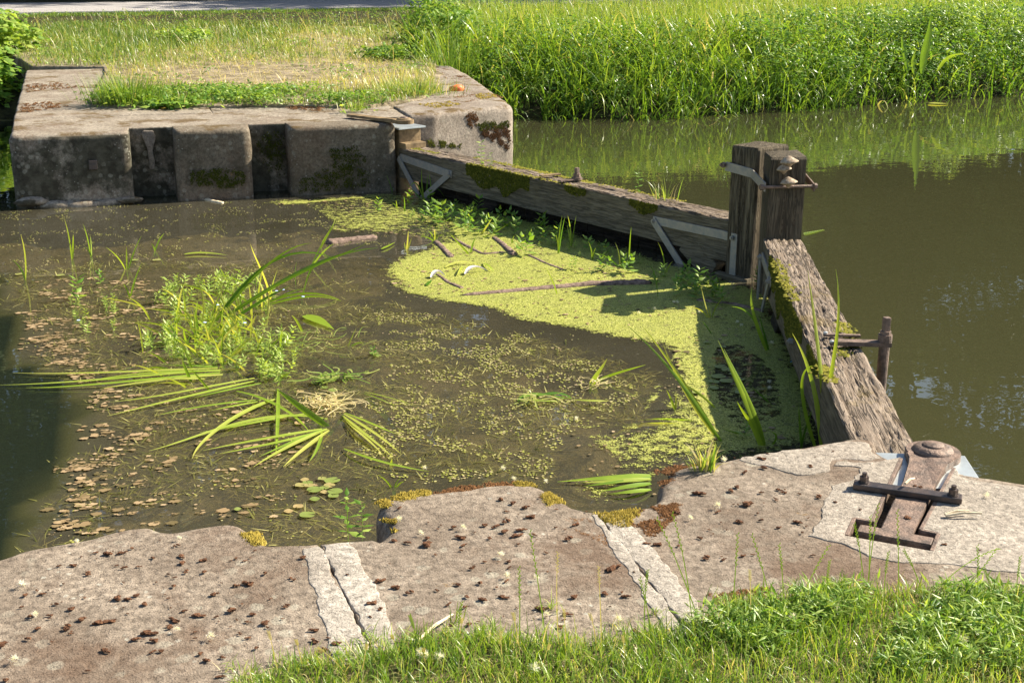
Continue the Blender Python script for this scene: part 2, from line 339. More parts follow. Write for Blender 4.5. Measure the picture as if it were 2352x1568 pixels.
def rod(p, q, r, n=12, r2=None):
    p, q = Vector(p), Vector(q); d = q-p; bm = bmesh.new(); bmesh.ops.create_cone(bm, cap_ends=True, segments=n, radius1=r, radius2=r if r2 is None else r2, depth=d.length)
    bmesh.ops.rotate(bm, cent=(0, 0, 0), matrix=d.to_track_quat('Z', 'Y').to_matrix(), verts=bm.verts); bmesh.ops.translate(bm, vec=(p+q)/2, verts=bm.verts); return bm
def lathe(prof, n=32, c=(0, 0, 0)):
    bm = bmesh.new(); rs = []
    for r, z in prof: rs.append([bm.verts.new((c[0]+max(r, 1e-4)*math.cos(2*math.pi*k/n), c[1]+max(r, 1e-4)*math.sin(2*math.pi*k/n), c[2]+z)) for k in range(n)])
    for a, b in zip(rs, rs[1:]):
        for k in range(n): bm.faces.new((a[k], a[(k+1) % n], b[(k+1) % n], b[k]))
    bm.faces.new(rs[-1]); bm.faces.new(rs[0][::-1]); return bm
def lump(r, seed, sub=2, sq=(1, 1, .7), amp=.35):
    bm = bmesh.new(); bmesh.ops.create_icosphere(bm, subdivisions=sub, radius=1)
    for v in bm.verts:
        k = 1+amp*noise.noise(v.co*1.7+Vector((seed, seed*.7, 0)))+.5*amp*noise.noise(v.co*4+Vector((seed, 0, seed)))
        v.co = Vector((v.co.x*sq[0], v.co.y*sq[1], v.co.z*sq[2]))*k*r
    return bm
def blades(base, h, w, az, lean, curl, seg=5, tint=None, twist=None, tipw=.08):
    n = len(base); s = np.linspace(0, 1, seg+1); th = lean[:, None]+curl[:, None]*s[None]**1.3
    ds = (h/seg)[:, None]; dx = np.concatenate([np.zeros((n, 1)), np.cumsum(np.sin(th[:, :-1])*ds, 1)], 1); dz = np.concatenate([np.zeros((n, 1)), np.cumsum(np.cos(th[:, :-1])*ds, 1)], 1)
    D = np.stack([np.cos(az), np.sin(az)], 1); ta = az+math.pi/2+(rng.normal(0, .6, n) if twist is None else twist); S = np.stack([np.cos(ta), np.sin(ta)], 1)
    C = np.zeros((n, seg+1, 3)); C[:, :, :2] = base[:, None, :2]+dx[:, :, None]*D[:, None]; C[:, :, 2] = base[:, None, 2]+dz
    ww = (w[:, None]*np.clip(np.minimum(1, .55+s*2)[None]*(1-s[None]**2.2), tipw, 1))*.5
    L = C.copy(); Rr = C.copy(); L[:, :, :2] += ww[:, :, None]*S[:, None]; Rr[:, :, :2] -= ww[:, :, None]*S[:, None]
    V = np.stack([L, Rr], 2).reshape(-1, 3); b = (np.arange(n)*(seg+1)*2)[:, None, None]; k = (np.arange(seg)*2)[None, :, None]
    F = (b+k+np.array([0, 1, 3, 2])[None, None]).reshape(-1, 4)
    t = np.repeat(tint if tint is not None else rng.random(n), (seg+1)*2); return V, F, t
def leaves(c, d, nrm, ln, wd, tint):
    """pointed leaves: base c, direction d, side from nrm"""
    d = d/(np.linalg.norm(d, axis=1)[:, None]+1e-9); s = np.cross(d, nrm); s /= np.linalg.norm(s, axis=1)[:, None]+1e-9; u = np.cross(s, d)
    L, W = ln[:, None], wd[:, None]
    V = np.stack([c, c+d*L*.38+s*W*.5-u*W*.12, c+d*L-u*L*.12, c+d*L*.38-s*W*.5-u*W*.12, c+d*L*.45+u*W*.08], 1).reshape(-1, 3); n = len(c)
    b = (np.arange(n)*5)[:, None, None]; F = (b+np.array([[0, 1, 4], [1, 2, 4], [2, 3, 4], [3, 0, 4]])[None]).reshape(-1, 3); return V, F, np.repeat(tint, 5)
def cat(parts):
    V, F, T, o = [], [], [], 0
    for v, f, t in parts: V.append(v); F.append(f+o); T.append(t); o += len(v)
    return np.concatenate(V), np.concatenate(F), np.concatenate(T)
def curve_blade(P, w, tint, side, n=12, fold=.25, tipw=.06):
    P = [np.array(p, float) for p in P]
    t = np.linspace(0, 1, n); k = len(P)-1
    C = sum(math.comb(k, i)*(t**i*(1-t)**(k-i))[:, None]*P[i][None] for i in range(k+1)); T = np.gradient(C, axis=0); T /= np.linalg.norm(T, axis=1)[:, None]+1e-9
    S = np.cross(T, side[None]); S /= np.linalg.norm(S, axis=1)[:, None]+1e-9; U_ = np.cross(S, T)
    ww = (w*np.maximum(tipw, np.minimum(1, .5+2.5*t)*(1-t**3)))[:, None]*.5
    V = np.stack([C-S*ww+U_*ww*fold, C, C+S*ww+U_*ww*fold], 1).reshape(-1, 3)
    F = np.array([q for i in range(n-1) for q in ((3*i, 3*i+1, 3*i+4, 3*i+3), (3*i+1, 3*i+2, 3*i+5, 3*i+4))]); tv = np.clip(tint+.22*np.repeat(t, 3)**4*rng.random()+rng.normal(0, .03, len(V)), 0, 1); return V, F, tv

# ---------------------------------------------------------------- setting: water, beds, ground, path
HN, HF = .60, .63                           # tops of the near and the far lock wall over the water
def grid_sheet(name, x0, x1, y0, y1, step, zf, mat, tint=None, kind='structure'):
    xs = np.arange(x0, x1+step*.5, step); ys = np.arange(y0, y1+step*.5, step); X, Y = np.meshgrid(xs, ys)
    Z = np.array([[zf(a, b) for a in xs] for b in ys]) if callable(zf) else np.full(X.shape, zf)
    V = np.stack([X, Y, Z], 2).reshape(-1, 3); w = len(xs)
    i = (np.arange(len(ys)-1)[:, None]*w+np.arange(w-1)[None]).ravel(); F = np.stack([i, i+1, i+w+1, i+w], 1)
    tt = np.array([tint(a, b) for b in ys for a in xs]) if tint else None
    return tag(link(name, mesh_np(name, V, F, tt), mat), kind=kind)
deep_px = [(-300, 640), (0, 715), (45, 730), (62, 790), (40, 815), (140, 850), (190, 905), (215, 960), (195, 1010), (150, 1060), (110, 1120), (105, 1200), (60, 1280), (-300, 1400)]
DEEP = polyU(deep_px, 0)
def ss(a, b, x): x = min(1, max(0, (x-a)/(b-a))); return x*x*(3-2*x)
def deepness(x, y):                         # 1 where the chamber is silted up and weedy
    e = .22*N(x*3, y*3)+.1*N(x*9, y*9)
    if x < -2.5 or y < -1 or y > 8.8: return 0.
    edge = np.interp(y, [1.24, 1.52, 1.88, 2.18, 2.49, 2.81, 3.32, 3.68, 3.93, 4.23, 4.85, 5.09, 5.82, 9.0], [-0.46, -0.4, -0.39, -0.34, -0.23, -0.22, -0.3, -0.49, -0.63, -0.6, -0.69, -0.81, -0.86, -1.6])
    return ss(-.05, .07, x+e*.35-edge)
water = grid_sheet('water', -14, 44, -9, 26, .16, 0., M['water'])
me = water.data; V = np.zeros(len(me.vertices)*3, np.float32); me.vertices.foreach_get('co', V); V = V.reshape(-1, 3)
a_ = me.attributes.new('tint', 'FLOAT', 'POINT'); a_.data.foreach_set('value', np.array([.3 if (x > -1 and (y > 8.6 or y < -.2)) or x > 2.5+1.8*(1-abs(y-4.37)/4.5) else deepness(x, y) for x, y, z in V], np.float32))
def bedz(x, y):
    if x < 4.4 and -1 < y < 9 and not (x > 2.6 and y < .2):
        d = deepness(x, y); return -1.3+d*(.98+.09*N(x*2, y*2)+.05*N(x*7, y*7))
    return -1.3+.2*N(x*.6, y*.6)
grid_sheet('pond_bed', -14, 44, -9, 26, .14, bedz, M['bed'])
# near bank
def near_edge(x): return -.55 if x < 2.2 else -.55-(x-2.2)*.28
def sheet(name, ring, z, mat, kind='structure'):
    V = [(x, y, z if not callable(z) else z(x, y)) for x, y in ring]; me = meshd(name, V, [tuple(range(len(V)))]); return tag(link(name, me, mat), kind=kind)
sheet('near_ground', [(-300, -.75), (-1.2, -.75), (2.4, -.75), (9, -3.6), (40, -14), (300, -60), (300, -300), (-300, -300)], HN-.035, M['soil'])
# far bank: a belt from the waterline up to the path, then flat ground to the horizon
water_line = [(-300, 22), (-40, 17), (-6, 15.2), (-1.15, 14.6), (4.15, 13.6), (4.7, 13.45), (5.4, 13.1), (6.9, 12.75), (8.6, 13.0), (10.7, 13.55), (13.7, 14.1), (17, 14.8), (24, 16.5), (60, 24), (300, 60)]
rings = [(0, -.5), (.1, .02), (.6, .25), (1.6, .5), (4, .62), (10, .68)]
V = []; F = []; wl = []
for (x0, y0), (x1, y1) in zip(water_line, water_line[1:]):
    k = max(1, int(min(40, math.hypot(x1-x0, y1-y0)/.5)))
    wl += [(x0+(x1-x0)*j/k, y0+(y1-y0)*j/k) for j in range(k)]
wl.append(water_line[-1])
for off, z in rings:
    for x, y in wl: V.append((x, y+off+(.12*N(x*1.5, off*2) if off else .15*N(x*1.3, 5)), z+(.08*N(x, y+off) if .2 < z < .66 else 0)))
n = len(wl)
for k in range(len(rings)-1): F += [(k*n+i, k*n+i+1, (k+1)*n+i+1, (k+1)*n+i) for i in range(n-1)]
V += [(-300, 500, .68), (300, 500, .68)]; b = (len(rings)-1)*n; F.append(tuple(range(b, b+n))+(len(V)-1, len(V)-2))
tag(link('far_ground', meshd('far_ground', V, F), M['bank_soil']), kind='structure')
isl = [(-.28, 10.35), (.2, 10.15), (1.4, 9.95), (2.45, 9.65), (3.1, 10.1), (3.55, 11.2), (3.95, 12.7), (4.2, 14.2), (6, 20), (7, 27.5), (-3, 26.6), (-2.0, 20), (-1.0, 14.9), (-.1, 14.55), (-.2, 12)]
tag(prism('mound', [(x, y, .03) for x, y in isl], .655, .3, M['island_soil'], seg=.2, amp=.05, top=.015, grid=.25, levels=2, nf=2), kind='structure')
pth = [(-60, 25.4), (-2.2, 27.0), (6.9, 28.4), (14, 29.0), (40, 31), (40, 37), (14, 33.6), (0, 31.6), (-60, 30)]
tag(prism('path', [(x, y, .01) for x, y in pth], .715, .4, M['gravel'], seg=.4, amp=.02, top=.012, grid=.5, levels=2, nf=2), kind='structure')

# ---------------------------------------------------------------- near lock wall
def px(pts, z, dr): return [(*U(p[0], p[1], z)[:2], p[2] if len(p) > 2 else dr) for p in pts]
J1 = [U(735, 1249, HN)[:2], U(880, 1545, HN)[:2]]; J2 = [U(1372, 1178, HN)[:2], U(1592, 1462, HN)[:2]]
def ext(J, k): d = J[1]-J[0]; return J[0]+d*k
nw = empty('lock_wall', (.9, -.5, 0), 0, 'near sandstone lock wall with worn coping stones, brown clods and pale mortar strips', 'lock wall')
off = Vector((.9, -.5, 0))
def onto(o, parent):                        # keep a mesh built in world coordinates where it is under its thing
    o.parent = parent; o.matrix_parent_inverse = (Matrix.Translation(parent.location) @ Matrix.Rotation(parent.rotation_euler.z, 4, 'Z')).inverted(); return o
GAP = .002
s1f = [(-500, 1345), (-60, 1292), (0, 1279), (60, 1258), (110, 1247), (200, 1232), (250, 1217), (300, 1207), (345, 1205), (372, 1214), (402, 1215), (440, 1207), (500, 1199), (540, 1197), (572, 1209), (596, 1232), (608, 1251, .012), (670, 1249, .012), (732, 1248, .008)]
s1 = px(s1f, HN, .035); s1 += [(*(ext(J1, 1.35)-[GAP, 0]), .006), (-3.2, -1.9, .006), (-3.2, -.9, .03)]
onto(prism('coping_stone', s1, HN, -.6, M['stone_near'], seg=.028, amp=.009, top=.0015, grid=.035), nw)
s2 = [(*(J1[0]+[GAP, 0]), .008)]+px([(790, 1242, .012), (838, 1240, .012), (872, 1231, .05), (884, 1205, .06), (866, 1172, .06), (862, 1152, .06), (890, 1141), (935, 1134), (1000, 1126), (1060, 1119), (1120, 1109), (1172, 1106), (1232, 1109), (1256, 1117), (1276, 1138, .03), (1305, 1157, .02), (1337, 1173, .012), (1366, 1177, .008)], HN, .04)
s2 += [(*(ext(J2, 1.4)-[GAP, 0]), .006), (*(ext(J1, 1.4)+[GAP, 0]), .006)]
onto(prism('coping_stone', s2, HN, -.6, M['stone_near'], seg=.028, amp=.009, top=.0015, grid=.035, seed=5), nw)
H6 = lambda x, y: U(x, y, HN)
piv = H6(2142, 1042); foot = H6(2062, 1216)                      # pivot and middle of the anchor's foot bar
ax = (foot-piv)[:2]; ax = ax/np.linalg.norm(ax); ay = np.array([ax[1], -ax[0]])
if ay[0] > 0: ay = -ay                                           # ay points west
def AN(u, v): return tuple(piv[:2]+ax*u+ay*v)                    # along the tie bar, across it
notch = [(.085, .093), (.655, .083), (.655, .137), (.79, .132), (.785, -.118), (.655, -.118), (.65, -.066), (.1, -.088)]
s3 = [(*(J2[0]+[GAP, 0]), .008)]+px([(1420, 1173, .012), (1500, 1163, .012), (1512, 1130, .04), (1512, 1094, .05), (1545, 1073), (1590, 1064), (1640, 1056), (1690, 1046), (1760, 1036), (1830, 1023), (1900, 1013), (1958, 1006, .02), (1999, 1005, .02), (2009, 1016, .015), (2012, 1034, .015), (2026, 1045, .015), (2048, 1057, .012)], HN, .035)+[(*AN(u, v), .003) for u, v in notch]+px([(2203, 1087, .012), (2222, 1089, .02), (2257, 1095, .02), (2297, 1101, .02), (2352, 1110, .02), (2500, 1136, .02)], HN, .035)
s3 += [(4.3, -1.2, .02), (9, -3.5, .02), (9, -4.2, .01), (3, -1.9, .01), (*(ext(J2, 1.4)+[GAP, 0]), .006)]
onto(prism('coping_stone', s3, HN, -.6, M['stone_near'], seg=.03, amp=.009, top=.0015, grid=.04, seed=9), nw)
for J, lw, rw in ((J1, (.055, .12), (.085, .075)), (J2, (.022, .07), (.075, .085))):
    d = J[1]-J[0]; L = np.linalg.norm(d)*1.3; d = d/np.linalg.norm(d); p = np.array([-d[1], d[0]])   # p points right (east)
    if p[0] < 0: p = -p
    for sgn, (w0, w1) in ((-1, lw), (1, rw)):
        a0 = J[0]+d*.012; a1 = J[0]+d*L
        q = [a0+p*sgn*.0025, a1+p*sgn*.0025, a1+p*sgn*w1, (a0*.5+a1*.5)+p*sgn*(w0+w1)/2, a0+p*sgn*w0]
        onto(prism('mortar_strip', [(*v, .0036) for v in q], HN+.0025, HN-.02, M['mortar'], seg=.012, amp=.014, top=.0005, grid=.03, levels=1, nf=11, seed=L+sgn), nw)
# filler low in the joints
onto(join('joint_filler', [bar((*J[0]+[0, 0], HN-.045), (*ext(J, 1.4), HN-.045), .05, .02) for J in (J1, J2)], M['soil']), nw)

pt = [(2034, 1056), (1990, 1066), (1930, 1064), (1925, 1068), (1990, 1072), (1965, 1100), (1915, 1118), (1902, 1146), (1890, 1176), (1858, 1230), (1900, 1240), (1945, 1254), (1990, 1280), (2045, 1287), (2180, 1298), (2270, 1306), (2352, 1318), (2700, 1360), (2640, 1180), (2352, 1120), (2290, 1109), (2230, 1099), (2206, 1093)]
q = [(*U(x, y, HN)[:2], .0036) for x, y in pt]; q = q[1:]+[(*AN(u, v), .003) for u, v in notch[::-1]]
onto(prism('concrete_patch', q, HN+.003, HN-.02, M['stone_light'], seg=.016, amp=.02, top=.0008, grid=.05, levels=1, nf=9), nw)
q = [(*U(x, y, HN)[:2], .005) for x, y in [(1690, 1056), (1760, 1044), (1830, 1031), (1900, 1021), (1990, 1012), (2000, 1020), (2004, 1036), (2022, 1052), (1990, 1062), (1920, 1060), (1900, 1082), (1830, 1090), (1775, 1074)]]
onto(prism('concrete_patch', q, HN+.0025, HN-.02, M['stone_light'], seg=.016, amp=.025, top=.0005, grid=.05, levels=1, nf=9, seed=3), nw)
onto(prism('pit_floor', [(*AN(u, v), .001) for u, v in ((.05, .12), (.85, .16), (.85, -.14), (.05, -.12))], HN-.035, HN-.5, M['soil'], seg=.05, amp=0, top=.012, grid=.02, levels=1), nw)

# ---------------------------------------------------------------- the two gate anchors
def anchor(pv, adir, wdir, z, full, label):
    adir = np.array(adir); an = empty('gate_anchor', (pv[0], pv[1], z), math.atan2(adir[1], adir[0]), label, 'gate anchor')
    sg = 1 if np.dot(np.array([-adir[1], adir[0]]), wdir) > 0 else -1      # local +y or -y is west
    L = lambda u, v, w=0: (u, v*sg, w)
    bm = bmesh.new(); pts = []
    for k in range(25): a = R(55)+(R(305)-R(55))*k/24; pts.append((.092*math.cos(a), .092*math.sin(a)))
    pts += [(.06, -.078), (.10, -.064), (.17, -.056), (.30, -.050), (.72, -.046), (.72, .046), (.30, .050), (.17, .056), (.10, .064), (.06, .078)]
    if not full: pts = [(x if x < .2 else x, y) for x, y in pts]
    lo = [bm.verts.new((x, y, -.012)) for x, y in pts]; hi = [bm.verts.new((x, y, .022 if x < .2 else .012)) for x, y in pts]
    n = len(pts); bm.faces.new(hi); bm.faces.new(lo[::-1])
    for i in range(n): bm.faces.new((lo[i], lo[(i+1) % n], hi[(i+1) % n], hi[i]))
    bmesh.ops.recalc_face_normals(bm, faces=bm.faces); bmesh.ops.bevel(bm, geom=[e for e in bm.edges if all(v.co.z > 0 for v in e.verts)], offset=.003, segments=2, affect='EDGES')
    join('tie_bar', [bm], M['rust'] if full else M['rust_brown'], an)
    prof = [(.070, .018), (.0695, .023), (.064, .030), (.056, .036), (.046, .039), (.036, .039)]
    join('collar', [lathe(prof)], M['rust'] if full else M['rust_brown'], an, True)
    pin = join('pivot_pin', [lathe([(.036, .03), (.036, .042), (.033, .045), (.0, .046)])], M['rust'], an, True)
    if full:
        join('foot_bar', [box(.722, 0, -.004, .052, .212, .034, bev=.003)], M['rust'], an)
        cb = join('cross_bar', [bar(L(.425, .182, .024), L(.397, -.146, .024), .043, .019, bev=.003)], M['dark_iron'], an)
        for u, v in ((.416, .152), (.398, -.118)):
            join('bolt', [rod(L(u, v,   .033), L(u, v, .037), .017, 20), rod(L(u, v, .037), L(u, v, .054), .0145, 6), rod(L(u, v, .054), L(u, v, .066), .008, 10)], M['dark_iron'], an)
        for a, b in (((.095, .089), (.655, .079)), ((.105, -.084), (.65, -.062)), ((.655, .079), (.655, .133)), ((.655, .133), (.785, .128)), ((.652, -.062), (.655, -.114)), ((.655, -.114), (.785, -.114))):
            join('channel_rail', [bar(L(*a, -.005), L(*b, -.005), .012, .034, bev=.002)], M['rust'], an)
    return an
anchor(piv, ax, ay, HN-.008, True, 'rusty iron gate anchor with round collar set in the pale near concrete')
HFp = np.array([2.577, 8.617, 0]); fpiv = U(928, 279, HF+.03)
anchor(fpiv, (-.55, .835), (-1, 0), HF+.025, False, 'brown iron gate anchor with round collar on the far wall top')

# ---------------------------------------------------------------- far lock wall
fw = empty('lock_wall', (.8, 8.5, 0), 0, 'far lock wall of sandstone blocks with dark algae and two upright slots', 'lock wall')
YF = 8.40; SB = 8.71
xa, xb, xc, xd, xe, xf = -.90, .10, .475, 1.15, 1.49, 2.475
for x0, x1, sd_, lr in ((xa, xb, 1., .06), (xc, xd, 2., .045), (xe, xf, 3., .045)):
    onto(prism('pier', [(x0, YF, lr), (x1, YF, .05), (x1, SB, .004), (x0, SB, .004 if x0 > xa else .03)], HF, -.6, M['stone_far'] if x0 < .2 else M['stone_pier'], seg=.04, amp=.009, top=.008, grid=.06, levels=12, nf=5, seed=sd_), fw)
q = [(xa, SB+.003, .03), (xb-.05, SB+.003, .006), (xb, SB+.003, .015), (xc, SB+.003, .015), (xd, SB+.003, .015), (xe, SB+.003, .015), (xf-.02, SB+.003, .006), (xf, SB+.02, .02), (2.40, 8.78, .03), (2.52, 8.92, .03), (2.7, 8.9, .03), (2.7, 10.6, .01), (.92, 10.6, .01), (.9, 9.6, .01), (xa-.02, 9.6, .01)]
onto(prism('slot_wall', q, HF-.004, -.6, M['stone_far'], seg=.05, amp=.007, top=.008, grid=.08, levels=10, nf=5), fw)
q = [(xa-.02, 9.605, .01), (2.0, 9.605, .01), (1.2, 10.4, .01), (.6, 11.9, .01), (.2, 14.5, .01), (-1.05, 14.55, .03), (-1.0, 12, .04)]
for k, (ya, yb) in enumerate(((9.606, 10.2), (10.21, 11.05), (11.06, 12.2), (12.21, 13.4), (13.41, 14.55))):
    f = lambda y: -.9-.16*(y-8.4)/6.15
    onto(prism('coping_slab', [(f(ya), ya, .03), (f(yb), yb, .03), (.9-.13*k, yb, .012), (.9-.13*k, ya, .012)], HF+.002*(k % 2), -.6 if k < 9 else .2, M['stone_far'], seg=.06, amp=.008, top=.012, grid=.1, levels=6, nf=4, seed=k*2.), fw)
# the splayed wing to the right of the hinge
wq = [(2.70, 8.93, .03), (2.98, 8.96, .05), (3.05, 9.0, .05), (3.30, 9.13, .05), (3.60, 9.27, .06), (3.86, 9.40, .08), (3.93, 9.50, .08), (4.0, 10.2, .06), (4.14, 11.4, .06), (4.28, 12.6, .06), (4.36, 13.9, .05), (3.7, 13.9, .01), (3.55, 11.6, .01), (3.2, 10.3, .01), (2.70, 9.62, .01)]
wing = onto(prism('wing_wall', wq, HF+.012, -.6, M['stone_wing'], seg=.045, amp=.012, top=.01, grid=.07, levels=14, nf=5, seed=4.), fw)
# the cracked plaster strip in the left slot, the iron socket of the left pier, loose stones at its foot
pl = [(398-18, 305), (0, 0)]
def SL(x, y): return UP_(x, y, (0, SB-.002, 0), (0, 1, 0))
pc = [(328, 300), (352, 300), (357, 316), (350, 345), (356, 372), (354, 388), (344, 388), (341, 360), (338, 340), (330, 322), (324, 308)]
bm = bmesh.new(); fr = [bm.verts.new((SL(x, y)[0], SB-.035, SL(x, y)[2])) for x, y in pc]; bk = [bm.verts.new((SL(x, y)[0], SB+.01, SL(x, y)[2])) for x, y in pc]
bm.faces.new(fr); n = len(pc)
for i in range(n): bm.faces.new((fr[i], fr[(i+1) % n], bk[(i+1) % n], bk[i]))
bmesh.ops.recalc_face_normals(bm, faces=bm.faces); bmesh.ops.bevel(bm, geom=list(bm.edges), offset=.006, segments=2, affect='EDGES')
onto(join('plaster_strip', [bm], M['stone_wing']), fw)
c = UP_(372*.0+214, 378, (0, YF, 0), (0, 1, 0))
onto(join('socket', [box(c[0], YF-.004, c[2], .07, .05, .08, bev=.004)], M['dark_iron']), fw)
for x, y, r in ((70, 462, .10), (130, 470, .11), (190, 470, .12), (245, 466, .09), (296, 458, .08)):
    p = UP_(x, y, (0, YF-.03, 0), (0, 1, 0)); b = lump(r, x*.1, 2, (1.5, .6, .42), .3); bmesh.ops.translate(b, vec=(p[0], YF-.005, p[2]-.01), verts=b.verts)
    onto(join('foot_stone', [b], M['stone_far'], None, True), fw)

# ---------------------------------------------------------------- the gate leaves
G, TW, TH = .396, .246, .275
def wood_beam(name, s0, s1, y0, y1, z0, z1, mat_top, mat_side, parent, deep=.014, seed=0.):
    """oak beam along local x with a fissured weathered top"""
    nx, ny = int((s1-s0)/.014), 34; V = []; F = []
    fis = lambda x, y: min(0, -abs(0)) 
    for i in range(nx+1):
        x = s0+(s1-s0)*i/nx
        for j in range(ny+1):
            y = y0+(y1-y0)*j/ny; wy = y+.010*noise.noise(Vector((x*3.1+seed, y*5, 1)))+.005*noise.noise(Vector((x*9, y*9, seed)))
            a = noise.noise(Vector((x*2.0+seed, wy*55, 3)))+.5*noise.noise(Vector((x*4+seed, wy*120, 8)))
            d = -deep*max(0, .30-abs(a))/.30*(1 if noise.noise(Vector((x*1.4, wy*30, seed)))>-.15 else .25)-.004*noise.noise(Vector((x*6, y*8, seed)))
            e = min(j, ny-j)/ny; d -= .009*max(0, 1-e*14)**2*(1+.8*noise.noise(Vector((x*7, j, seed))))
            V.append((x, y, z1+d))
    w = ny+1; F = [(i*w+j, (i+1)*w+j, (i+1)*w+j+1, i*w+j+1) for i in range(nx) for j in range(ny)]
    top = link(name, meshd(name, V, F, True), mat_top, parent)
    V2 = []; F2 = []
    for yy, j in ((y0, 0), (y1, ny)):
        b = len(V2)
        for i in range(nx+1):
            t = V[i*w+j]
            for k in range(6): z = t[2]+(z0-t[2])*k/5; V2.append((t[0], yy+(.006*noise.noise(Vector((t[0]*3, z*9, seed+yy)))), z))
        F2 += [(b+i*6+k, b+(i+1)*6+k, b+(i+1)*6+k+1, b+i*6+k+1) for i in range(nx) for k in range(5)]
    b = len(V2); V2 += [(s0, y0, z0), (s1, y0, z0), (s1, y1, z0), (s0, y1, z0), (s0, y0, z1), (s0, y1, z1), (s1, y0, z1), (s1, y1, z1)]
    F2 += [(b, b+1, b+2, b+3), (b, b+3, b+5, b+4), (b+1, b+6, b+7, b+2)]
    bmx = bmesh.new(); me = meshd(name, V2, F2, True); bmx.from_mesh(me); bmesh.ops.recalc_face_normals(bmx, faces=bmx.faces); bmx.to_mesh(me); bmx.free()
    return top, me
def leaf(org, d, sg, s1, label, prefix):
    lf = empty('gate_leaf', (org[0], org[1], 0), math.atan2(d[1], d[0]), label, 'lock gate')
    y0, y1 = -TW/2, TW/2
    top, side = wood_beam('beam', .10, s1, y0, y1, G-TH, G, M['wood_top'], M['wood_side'], lf, seed=org[1])
    link('beam_side', side, M['wood_side'], top)
    yc = sg*(TW/2)                           # chamber face
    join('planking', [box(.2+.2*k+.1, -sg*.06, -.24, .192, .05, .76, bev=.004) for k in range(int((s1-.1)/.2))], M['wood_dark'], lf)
    join('heel_post', [box(0, 0, .0, .25, .25, 1.13, bev=.012), box(.17, 0, G+.02, .10, TW-.01, .06, bev=.008)], M['rust_brown'], lf)
    join('cap_plate', [box(.02, 0, .578, .30, .30, .016, bev=.002)], M['zinc'], lf)
    return lf, yc
df = np.array([.37605, -.92660]); nf = np.array([-.9266, -.37605])
dn = np.array([.3653, .9309]); nn = np.array([-.9309, .3653]); HNp = np.array([2.497, -.217])
lf, yc = leaf(HFp, df, -1, 4.28, 'far gate leaf, its mossy oak beam running from the far wall to the post', 'far')
ln, ycn = leaf(HNp, dn, 1, 4.485, 'near gate leaf, its cracked oak beam running up from the near coping', 'near')
def LP(s, out, z): return (s, yc-out, z)     # far leaf local, out = proud of the chamber face
# flat iron straps of the far leaf
def straps(lf, P, items, bolts):
    for (a, b, w) in items: join('strap', [bar(P(a[0], .008, a[1]), P(b[0], .008, b[1]), w, .012, up=(0, 1, 0), bev=.002)], M['strap'], lf)
    for s, z in bolts: join('bolt', [rod(P(s, .010, z), P(s, .034, z), .017, 6), rod(P(s, .03, z), P(s, .042, z), .009, 10)], M['strap'], lf)
straps(lf, LP, [((.16, .315), (.97, .262), .066)], [(.945, .262)])
straps(lf, lambda s, o, z: LP(s, o+.013, z), [((.955, .27), (.50, -.03), .055), ((.135, .31), (.46, .0), .055)], [])
straps(lf, LP, [((3.52, .272), (4.37, .283), .062)], [(3.535, .269)])
straps(lf, lambda s, o, z: LP(s, o+.013, z), [((3.53, .275), (3.86, -.03), .055)], [])
straps(lf, lambda s, o, z: LP(s, o+.018, z), [((4.345, .315), (4.345, -.05), .058)], [(4.335, .284)])
straps(lf, lambda s, o, z: LP(s, o+.008, z), [((4.24, .281), (4.375, .284), .062)], [])
join('diagonal_brace', [bar((3.83, yc+.05, .165), (4.12, yc+.05, -.02), .17, .10, up=(0, 1, 0), bev=.01), bar((4.02, yc+.05, .12), (4.27, yc+.05, .135), .08, .10, up=(0, 1, 0), bev=.01)], M['wood_side'], lf)
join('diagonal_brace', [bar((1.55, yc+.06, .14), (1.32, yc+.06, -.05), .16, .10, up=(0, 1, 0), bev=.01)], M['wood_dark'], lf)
join('sill_plank', [bar((4.20, yc-.03, -.005), (4.50, yc-.03, -.005), .05, .05, bev=.006)], M['wood_side'], lf)
LPn = lambda s, out, z: (s, ycn+out, z)
straps(ln, LPn, [((4.42, .29), (3.80, .27), .06)], [(4.40, .29), (3.83, .27)])
straps(ln, lambda s, o, z: LPn(s, o+.013, z), [((3.83, .28), (4.15, -.03), .052), ((4.43, .30), (4.43, -.05), .055)], [])
straps(ln, LPn, [((.25, .30), (1.0, .27), .06)], [(.97, .27)])
straps(ln, LPn, [], [(2.62, .25)])
join('diagonal_brace', [bar((3.55, ycn-.06, .14), (3.85, ycn-.06, -.05), .16, .10, up=(0, 1, 0), bev=.01)], M['wood_dark'], ln)
